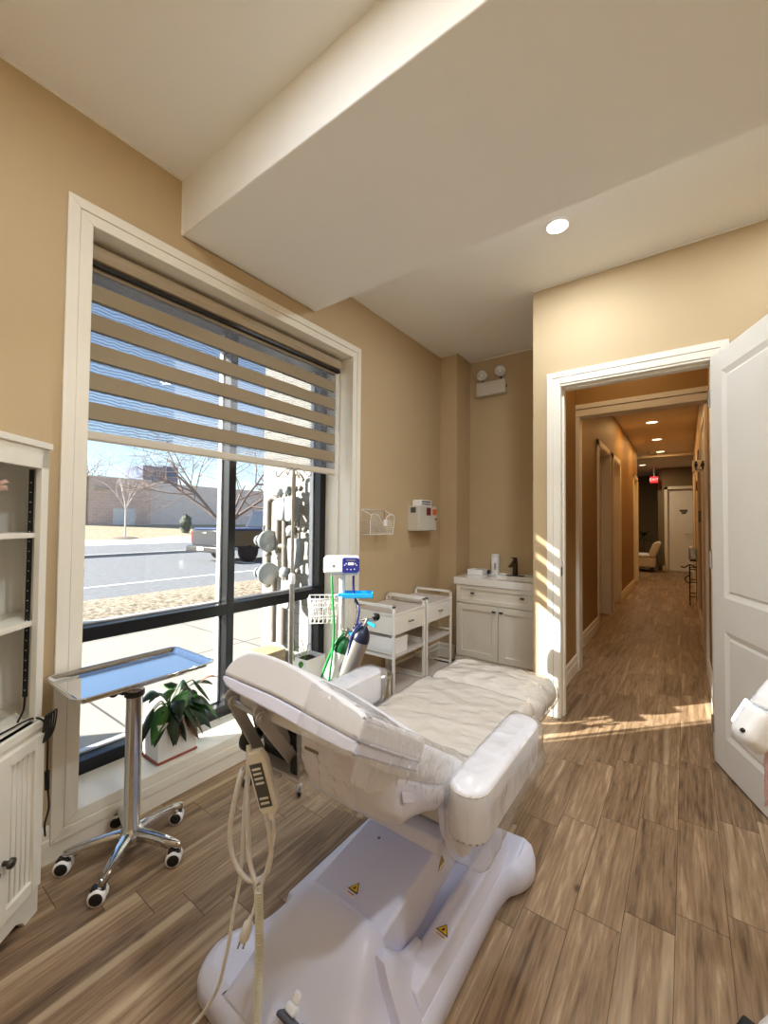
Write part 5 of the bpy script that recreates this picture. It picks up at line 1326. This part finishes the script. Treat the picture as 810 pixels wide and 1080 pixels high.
def fold3(u, v):
    x = CX-.26+u*.535; y = .965+v*.15
    z = .655-.50*(y-.965) if y < 1.03 else .6225-.9*(y-1.03)
    z = max(z, .548)+.006
    w = noise.ridged_multi_fractal(V((x*7+y*6, y*15, 1.5)), .9, 2, 3, 1, 2)-1
    return V((x, y, z+w*.010))
b = B(); b.grid(fold3, 70, 26); b.done('plastic_cover', M['filmloose'], ch)

# handset hanging from the chair, its cord and the spare power lead
hm = Matrix.Translation((-.760, .598, .662)) @ Matrix.Rotation(math.radians(28), 4, 'Z') @ Matrix.Rotation(math.radians(-17), 4, 'Y') @ Matrix.Scale(.86, 4)
rc = thing('remote_handset', 'white wired handset with grey keypad hanging under the headrest', 'remote control', tuple(hm @ V((0, 0, .09))))
b = B(); b.prism([(-.020, -.075), (.020, -.075), (.026, -.06), (.028, .06), (.018, .085), (-.018, .085), (-.028, .06), (-.026, -.06)], 1, -.011, .011, .005, 3, hm); b.done('body', M['white_pl'], rc)
b = B(); b.box((-.020, -.0125, -.055), (.014, -.0108, .055), .0004, 1, hm); kp = b.done('keypad', M['dkgrey'], rc)
for z in (.042, .030, .018, .006, -.032, -.044): B().box((-.015, -.0138, z-.003), (.009, -.0124, z+.003), .0006, 1, hm).done('button', M['stickwhite'], kp)
b = B(); b.box((-.008, -.008, -.092), (.008, .008, -.074), .003, 2, hm); b.done('strain_relief', M['white_pl'], rc)
def PX(u, v, d):
    """point on the sight line of the hanging cords; they hang in a plane about d metres away"""
    f = V((-math.sin(YAW), math.cos(YAW), 0))
    q = r2*((u-405)/F_PX)+u2*((540-v)/F_PX)+fw
    return V((0, 0, HC))+q*d
D = .945
loopA = [(-.845, .605, .66), PX(253, 820, D), PX(243, 870, D), PX(246, 905, D), PX(262, 928, D), PX(280, 922, D), PX(286, 895, D), PX(279, 850, D), PX(268, 815, D+.01), PX(262, 786, D+.03)]
b = B(); b.tube(spline(loopA, 8), .0055, 10); b.tube(spline([PX(262, 786, D+.03), PX(261, 850, D), PX(262, 900, D), PX(270, 932, D-.01)], 8), .005, 10)
b.tube(spline([tuple(hm @ V((0, 0, -.09))), PX(289, 880, D-.01), PX(283, 910, D-.01), PX(274, 940, D-.01)], 8), .004, 8)
b.done('cord', M['white_pl'], rc)
# coiled section down to the base
b = B(); pts = []
top, bot = PX(273, 937, D-.012), V((-.79, .612, .09))
for k in range(420):
    t = k/419; p = top.lerp(bot, t)+V((.006*math.sin(t*3), 0, 0)); a = t*2*PI*52
    pts.append(p+V((math.cos(a)*.0075, math.sin(a)*.0075, 0)))
b.tube(pts, .0026, 5); b.tube([bot+V((0, 0, .01)), bot+V((.01, .02, -.02))], .004, 8); b.done('coiled_cord', M['cream'], rc)
pc = thing('power_lead', 'thin white lead with loose two-pin plug dangling beside the chair base', 'power lead', (-.97, .594, 0))
b = B(); b.tube(spline([(-.842, .615, .655), PX(257, 860, D+.02), PX(254, 920, D+.01), PX(246, 965, D), PX(238, 1010, D), PX(226, 1050, D+.02), (-.985, .56, .006), (-1.02, .50, .005)], 8), .004, 8)
b.tube(spline([(-.838, .612, .655), PX(262, 850, D+.015), PX(264, 905, D+.005), PX(270, 945, D), PX(266, 965, D-.005)], 8), .004, 8); b.done('cord', M['white_pl'], pc)
pa, pb_ = PX(265, 966, D-.005), PX(257, 990, D-.005); dd_ = (pb_-pa).normalized()
b = B(); b.tube([pa, pa+dd_*.012, pa+dd_*.02, pa+dd_*.05, pa+dd_*.058], [.004, .006, .011, .012, .009], 12); pg = b.done('plug', M['white_pl'], pc)
b = B()
for o in (-.006, .006): b.tube([pa+dd_*.056+r2*o, pa+dd_*.078+r2*o], .0022, 6)
b.done('pin', M['steel'], pg)

# ------------------------------------------------------------------ lamp device at the right edge
DX, DY = .312, 1.252
dv = thing('led_lamp_device', 'white rolling lamp device with its lit head in front of the open door', 'beauty device', (DX, DY, 0))
b = B(); b.lathe([(0, .04), (.18, .04), (.2, .05), (.2, .075), (.17, .10), (.05, .115), (0, .118)], (DX, DY, 0), 36); b.done('base', M['white_pl'], dv)
for k in range(5):
    a = 2.75+k*2*PI/5; d = V((math.cos(a), math.sin(a), 0)); q = V((DX, DY, 0))+d*.215
    b = B(); b.lathe([(0, -.016), (.022, -.016), (.027, -.01), (.027, .01), (.022, .016), (0, .016)], q+V((0, 0, .027)), 18, (-d.y, d.x, 0)); b.box((-.02, -.018, .028), (.02, .018, .058), .008, 2, Matrix.Translation(q) @ Matrix.Rotation(a, 4, 'Z')); b.done('caster', M['rubber'], dv)
b = B(); b.cyl((DX, DY, .11), (DX, DY, 1.02), .02); b.done('column', M['white_pl'], dv)
hdp, hdq = PX(787, 783, .92), PX(826, 722, .95); ha = (hdq-hdp).normalized()
b = B(); b.tube(spline([(DX, DY, 1.0), (DX+.005, DY-.02, 1.02), hdq+V((.03, .03, .06)), hdq+ha*.02], 6), .015, 10); b.done('arm', M['white_pl'], dv)
sdv = ha.cross(fw).normalized(); 
hmx = Matrix((( sdv.x, fw.x, ha.x, hdp.x), (sdv.y, fw.y, ha.y, hdp.y), (sdv.z, fw.z, ha.z, hdp.z), (0, 0, 0, 1)))
b = B(); b.puff((-.034, -.03, -.008), (.034, .03, .085), .024, (14, 14, 14), mtx=hmx); b.done('lamp_head', M['white_pl'], dv)
b = B(); b.lathe([(.030, .082), (.032, .086), (.029, .09), (.032, .094), (.029, .098), (.032, .102), (.029, .106), (.03, .12), (.026, .16), (0, .16)], hdp, 22, ha); b.done('ribbed_neck', M['white_pl'], dv)
b = B(); b.box((-.036, -.012, .01), (-.033, .012, .07), .001, 1, hmx); b.done('side_plate', M['grey'], dv)
b = B(); b.cyl(hmx @ V((.033, -.012, .012)), hmx @ V((.036, -.012, .012)), .005, n=12); b.done('button', M['black'], dv)
b = B(); b.box((-.026, .026, .02), (.026, .034, .085), .004, 2, hmx); b.done('lamp_window', M['emitcool'], dv)
ld = bpy.data.lights.new('lamp', 'AREA'); ld.size = .06; ld.energy = .5; ld.color = (.9, .96, 1); lo = bpy.data.objects.new('lamp', ld); COL.objects.link(lo); lo.parent = dv
lp = hmx @ V((0, .04, .055)); lo.location = lp-org(dv); lo.rotation_euler = fw.to_track_quat('-Z', 'Y').to_euler()
tw = B(); t0, t1 = PX(806, 786, .95), PX(806, 850, .95)
tw.grid(lambda u, v: t0.lerp(t1, v)+r2*(u*.10)+fw*(.006*math.sin(u*14)+.004*noise.noise(V((u*5, v*5, 0)))), 24, 16)
sm = tw.done('hand_towel', M['pink'], loc=tuple(t1)); tag(sm, 'pale pink cloth hanging below the lamp head at the door', 'towel')
md = sm.modifiers.new('thick', 'SOLIDIFY'); md.thickness = .004
q_ = PX(806, 788, .955)
B().tube([q_, q_+r2*.11, V((DX, DY, (q_+r2*.11).z))], .005, 8).done('towel_rail', M['white_pl'], dv)

# ------------------------------------------------------------------ outside
Z0 = -.15
def flat(name, x0, x1, za, zb, mat, y0=-60, y1=160):
    b = B(); b.grid(lambda u, v: V((x0+(x1-x0)*u, y0+(y1-y0)*v, za+(zb-za)*u)), 2, 40, False); return struct(b.done(name, mat))
flat('sidewalk', -2.2, -6.6, Z0, Z0, M['sidewalk'])
b = B(); b.grid(lambda u, v: V((-6.55-1.75*u, -40+140*v, Z0+.01+.05*math.sin(PI*u)+.012*noise.noise(V((u*6, v*160, 0))))), 10, 300); g = b.done('dry_grass_verge', M['drygrass']); g['kind'] = 'structure'
flat('street', -8.2, -18.0, Z0-.02, Z0-.02, M['asphalt'])
b = B(); b.box((-10.12, -40, Z0-.02), (-10.0, 120, Z0-.015)); struct(b.done('street_marking', M['roadpaint']))
b = B(); b.box((-18.2, -40, Z0-.1), (-17.9, 160, Z0+.08)); struct(b.done('kerb', M['kerb']))
flat('far_pavement', -18.2, -24.0, Z0+.06, Z0+.12, M['asphalt'])
b = B(); b.grid(lambda u, v: V((-23.6-6.5*u, -20+120*v, Z0+.10+.30*max(0, math.sin(PI*u))*max(.15, .6+.7*noise.noise(V((u*2.2, v*46, 3)))))), 14, 240); s_ = b.done('snow_bank', M['snow']); tag(s_, 'long ploughed snow bank along the far kerb', 'snow'); s_['kind'] = 'stuff'
flat('far_lawn', -29.5, -46, Z0+.12, .80, M['lawn'])
flat('far_ground', -46, -260, .80, .8, M['lawn'], -200, 400)
# buildings
bd = thing('brick_building', 'low brown brick building across the street', 'building', (-45, 19, .8))
b = B(); b.box((-54, 14.9, .6), (-45, 20.4, 5.35)); b.done('wall', M['farbrick'], bd)
b = B(); b.box((-54, 14.2, .6), (-45.4, 14.9, 5.25)); b.done('end_wall', M['farpale'], bd)
b = B(); b.box((-54, 20.4, .6), (-46, 48, 5.3)); b.done('wing_wall', M['farbrick2'], bd)
b = B(); b.box((-54, 14.2, 5.35), (-44.95, 20.4, 5.45)); b.done('roof_edge', M['fardoor'], bd)
B().box((-45.02, 16.9, .8), (-44.97, 18.9, 2.4)).done('loading_door', M['fardoor'], bd)
B().box((-45.3, 15.3, 4.15), (-44.8, 16.5, 4.35)).done('sign_board', M['farpale'], bd)
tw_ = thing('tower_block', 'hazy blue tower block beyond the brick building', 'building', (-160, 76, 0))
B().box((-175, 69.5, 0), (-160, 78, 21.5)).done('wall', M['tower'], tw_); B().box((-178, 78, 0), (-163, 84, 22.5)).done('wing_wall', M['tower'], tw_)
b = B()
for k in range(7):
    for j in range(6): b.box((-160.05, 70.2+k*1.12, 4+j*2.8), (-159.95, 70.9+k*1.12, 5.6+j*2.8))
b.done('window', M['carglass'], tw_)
# trees
def tree(name, label, base, h, spread, levels, r0, mat, seed, lean=(0, 0, 0), nb=4, group=None, sides=4, trunk=.25):
    rnd = random.Random(seed); b = B()
    def br(p, d, L, r, lev):
        k = 4 if lev > 1 else 3; pts = [p]; rs = [r]; q = p.copy(); dd = d.copy()
        for i in range(k):
            dd = (dd+V((rnd.uniform(-1, 1), rnd.uniform(-1, 1), rnd.uniform(-.6, .9)))*.17).normalized(); q = q+dd*(L/k); pts.append(q.copy()); rs.append(r*(1-.6*(i+1)/k))
        b.tube(pts, rs, sides, False)
        if lev <= 0: return
        n_ = nb if lev > 1 else nb+1
        for i in range(n_):
            t = rnd.uniform(.35, 1); idx = min(int(t*k), k-1); pp = pts[idx].lerp(pts[idx+1], t*k-idx)
            a = rnd.uniform(0, 2*PI); o = dd.orthogonal().normalized(); o2 = dd.cross(o); sidev = o*math.cos(a)+o2*math.sin(a)
            nd = (dd*.75+sidev*spread).normalized()
            br(pp, nd, L*rnd.uniform(.55, .75), rs[idx]*.62, lev-1)
    base = V(base); d0 = (V((0, 0, 1))+V(lean)).normalized()
    tp = base+d0*h*trunk
    b.tube([base, base.lerp(tp, .5), tp], [r0*1.25, r0, r0*.9], 7)
    for i in range(nb+1):
        a = i*2*PI/(nb+1)+rnd.uniform(-.3, .3); nd = (d0*.8+V((math.cos(a), math.sin(a), rnd.uniform(-.1, .4)))*spread).normalized()
        br(tp, nd, h*rnd.uniform(.38, .5), r0*.62, levels)
    t = b.done(name, mat, loc=tuple(base)); return tag(t, label, 'tree', group)
tree('bare_tree', 'large bare tree behind the parked truck, branches over the street', (-20.5, 13.3, Z0), 9.0, 1.25, 5, .17, M['bark'], 5, nb=4, trunk=.12)
tree('young_tree', 'thin pale young tree in the lawn before the brick building', (-30.8, 12.33, .02), 5.6, .55, 2, .045, M['paletwig'], 3, nb=3, trunk=.35)
B().lathe([(0, .10), (.5, .08), (.8, 0)], (-30.8, 12.33, .03), 16).done('mulch_ring', M['bark'])
tag(bpy.data.objects['mulch_ring'], 'dark mulch ring round the pale young tree', 'mulch')
for k, (x, y, h, lab) in enumerate(((-62, 19.5, 9.5, 'bare tree rising behind the left end of the brick building'), (-64, 30, 9.2, 'bare tree rising behind the middle of the brick building'), (-54, 56, 9, 'bare tree at the far right end of the brick building'), (-40, 33, 8, 'bare tree on the lawn beyond the truck'), (-34, 46, 8, 'bare tree farthest along the street'))):
    tree('bare_tree', lab, (x, y, .7), h, .75, 3, .16, M['bark'], 20+k, nb=4, trunk=.3)
b = B(); b.ball((-34.4, 18.45, 1.0), .55, (.8, .8, 1.5), 20, 14)
for v_ in b.bm.verts: v_.co += V((noise.noise(v_.co*3), noise.noise(v_.co*3+V((5, 0, 0))), noise.noise(v_.co*3+V((0, 5, 0)))))*.25
tag(b.done('evergreen_shrub', M['shrub'], loc=(-34.4, 18.45, .2)), 'small dark upright shrub on the lawn left of the truck', 'shrub')

# pickup
tk = thing('pickup_truck', 'dark pickup truck parked on the street, tail to the window', 'truck', (-13.6, 10.8, Z0-.02))
TX, TYb = -14.2, 7.75
zg = Z0-.02
b = B()
b.prism([(TYb+.1, zg+.55), (TYb+.1, zg+1.12), (TYb+2.2, zg+1.14), (TYb+2.25, zg+1.16), (TYb+2.6, zg+1.82), (TYb+4.1, zg+1.82), (TYb+4.7, zg+1.2), (TYb+5.8, zg+1.1), (TYb+5.9, zg+.5), (TYb+5.2, zg+.42), (TYb+2.0, zg+.42)], 0, TX, TX+1.95, .06, 3)
b.done('body', M['truck'], tk)
b = B(); b.box((TX+.08, TYb+.12, zg+1.12), (TX+1.87, TYb+2.15, zg+1.17), .03, 2); b.done('bed_cover', M['truckblue'], tk)
b = B(); b.box((TX+.22, TYb+.03, zg+.58), (TX+1.73, TYb+.11, zg+1.10), .02, 2); tg = b.done('tailgate', M['truck'], tk)
b = B(); b.box((TX+.85, TYb+.015, zg+.98), (TX+1.10, TYb+.03, zg+1.04), .006, 1); b.done('tailgate_handle', M['chrome'], tg)
b = B(); b.box((TX+.02, TYb-.12, zg+.36), (TX+1.93, TYb+.06, zg+.56), .04, 3); b.done('bumper', M['nickel'], tk)
b = B(); b.box((TX+.78, TYb-.135, zg+.42), (TX+1.16, TYb-.12, zg+.54), .004, 1); b.done('licence_plate', M['stickwhite'], tk)
for x in (TX+.03, TX+1.74): B().box((x, TYb+.06, zg+.66), (x+.18, TYb+.12, zg+1.06), .02, 2).done('tail_light', M['taillight'], tk)
for x in (TX+.12, TX+1.83):
    for y in (TYb+1.15, TYb+4.75):
        B().lathe([(0, -.12), (.2, -.12), (.34, -.11), (.38, -.06), (.38, .06), (.34, .11), (.2, .12), (0, .12)], (x, y, zg+.38), 24, (1, 0, 0)).done('wheel', M['tyre'], tk)
b = B(); b.prism([(TYb+2.42, zg+1.24), (TYb+2.66, zg+1.74), (TYb+4.0, zg+1.74), (TYb+4.45, zg+1.26)], 0, TX-.005, TX+1.955, .01, 1); b.done('side_window', M['carglass'], tk)
b = B(); b.prism([(TYb+2.27, zg+1.22), (TYb+2.55, zg+1.76), (TYb+2.60, zg+1.76), (TYb+2.32, zg+1.22)], 0, TX+.2, TX+1.75); b.done('rear_window', M['carglass'], tk)

# gas meters on the white pier
def gas_meter(x, z, s_, label):
    t = thing('gas_meter', label, 'gas meter', (x, 2.10, z), 'gas meters on the white pier')
    y = 2.09
    b = B(); b.prism([(x-.06*s_, z+.13*s_), (x+.06*s_, z+.13*s_), (x+.068*s_, z+.04*s_), (x+.05*s_, z-.11*s_), (x+.03*s_, z-.13*s_), (x-.03*s_, z-.13*s_), (x-.05*s_, z-.11*s_), (x-.068*s_, z+.04*s_)], 1, y-.05*s_, y+.06*s_, .014*s_, 3); b.done('body', M['meter'], t)
    b = B(); b.box((x-.035*s_, y-.058*s_, z+.02*s_), (x+.035*s_, y-.048*s_, z+.075*s_), .004, 1); b.done('dial', M['stickwhite'], t)
    b = B()
    for dx in (-.045, .045): b.cyl((x+dx*s_, y, z+.12*s_), (x+dx*s_, y, z+.18*s_), .014*s_)
    b.done('connector', M['pipe'], t)
    b = B(); b.lathe([(0, -.02), (.045*s_, -.018), (.05*s_, 0), (.045*s_, .018), (.02*s_, .03), (0, .032)], (x-.07*s_, y, z+.20*s_), 20, (0, -1, 0)); b.done('regulator', M['meter'], t)
    return t
gas_meter(-2.385, 1.335, .72, 'grey gas meter high on the white pier, nearer the street')
gas_meter(-2.335, 1.015, .80, 'grey gas meter at mid height on the white pier, close to the window frame')
gas_meter(-2.40, .70, .80, 'lowest grey gas meter on the white pier, behind the transom')
gas_meter(-2.48, 1.335, .66, 'grey gas meter high on the white pier, next to the riser pipe')
for z, lab in ((1.09, 'upper round grey pressure regulator outside the window'), (.835, 'lower round grey pressure regulator outside the window')):
    x, y = -2.63, 2.08
    t = thing('pressure_regulator', lab, 'regulator', (x, y, z), 'pressure regulators on the pipework')
    b = B(); b.lathe([(0, -.02), (.03, -.022), (.07, -.010), (.086, -.006), (.086, .006), (.07, .010), (.03, .024), (0, .026)], (x, y, z), 28, (.93, -.36, 0)); b.done('diaphragm', M['meter'], t)
    b = B(); d = V((-.75, .0, 0)); b.cyl((x, y, z), (x-.115, y-.0, z), .032); b.lathe([(0, 0), (.04, 0), (.04, .02), (0, .024)], (x-.115, y, z), 18, (-1, 0, 0)); b.done('spring_housing', M['meter'], t)
b = B(); yp = 2.13
b.tube(spline([(-2.70, yp, .9), (-2.70, yp, 1.34), (-2.69, yp, 1.405), (-2.64, yp, 1.43), (-2.59, yp, 1.405), (-2.58, yp, 1.34), (-2.58, yp, 1.0)], 6), .024, 12)
b.tube([(-2.58, yp, 1.05), (-2.48, yp, 1.05)], .022, 10); b.tube([(-2.50, yp, .3), (-2.50, yp, 1.38)], .026, 12)
b.tube(spline([(-2.745, yp, 1.02), (-2.76, yp, 1.18), (-2.745, yp, 1.21), (-2.71, yp, 1.21), (-2.70, yp, 1.16), (-2.70, yp, 1.05)], 5), .010, 8)
b.tube([(-2.62, yp, .30), (-2.62, yp, .80)], .022, 10)
for x, z in ((-2.385, 1.52), (-2.335, 1.21), (-2.40, .9)):
    b.tube(spline([(x-.02, yp, z-.05), (x-.02, yp, z+.06), (x, yp, z+.085), (x+.04, yp, z+.075), (x+.08, yp, z+.03)], 5), .013, 8); b.tube([(-2.50, yp, z-.08), (x-.02, yp, z-.05)], .013, 8)
    for dx in (-.05, 0, .05): b.ball((x+dx, yp, z-.03+.02*dx), .022, (1, 1, 1), 10, 8)
for z in (1.15, .98, .74): b.ball((-2.70, yp, z), .032, (1, 1, .9), 10, 8)
tag(b.done('gas_pipework', M['pipe'], loc=(-2.5, yp, .3)), 'grey gas pipes with a looped riser on the white pier', 'pipework')
tag(B().box((-2.70, 1.96, Z0), (-2.50, 2.16, .26), .01, 2).done('support_block', M['tan_block'], loc=(-2.60, 2.06, Z0)), 'tan block on the ground under the gas pipework', 'block')
# ------------------------------------------------------------------ light
sdir = V((1, 1.13, -.72)).normalized()
sd = bpy.data.lights.new('sun', 'SUN'); sd.energy = 24; sd.angle = math.radians(.55); sd.color = (1, .95, .86)
so_ = bpy.data.objects.new('sun', sd); COL.objects.link(so_); so_.rotation_euler = sdir.to_track_quat('-Z', 'Y').to_euler(); so_.location = (-6, -6, 6)
w = bpy.data.worlds.new('world'); SC.world = w; w.use_nodes = True
nt = w.node_tree; bg = nt.nodes['Background']; sk = nt.nodes.new('ShaderNodeTexSky'); sk.sky_type = 'NISHITA'; sk.sun_disc = False
sk.sun_elevation = math.radians(26); sk.sun_rotation = math.atan2(-sdir.x, -sdir.y); sk.air_density = .9; sk.dust_density = .15; sk.ozone_density = 1.2
nt.links.new(sk.outputs[0], bg.inputs['Color']); bg.inputs['Strength'].default_value = .31

SC.view_settings.view_transform = 'Standard'; SC.view_settings.look = 'None'; SC.view_settings.gamma = 1; SC.view_settings.exposure = 0.0
SC.view_settings.use_curve_mapping = False
SC.cycles.use_denoising = True
SC.cycles.max_bounces = 10; SC.cycles.transparent_max_bounces = 24; SC.cycles.diffuse_bounces = 6
SC.cycles.sample_clamp_indirect = 6
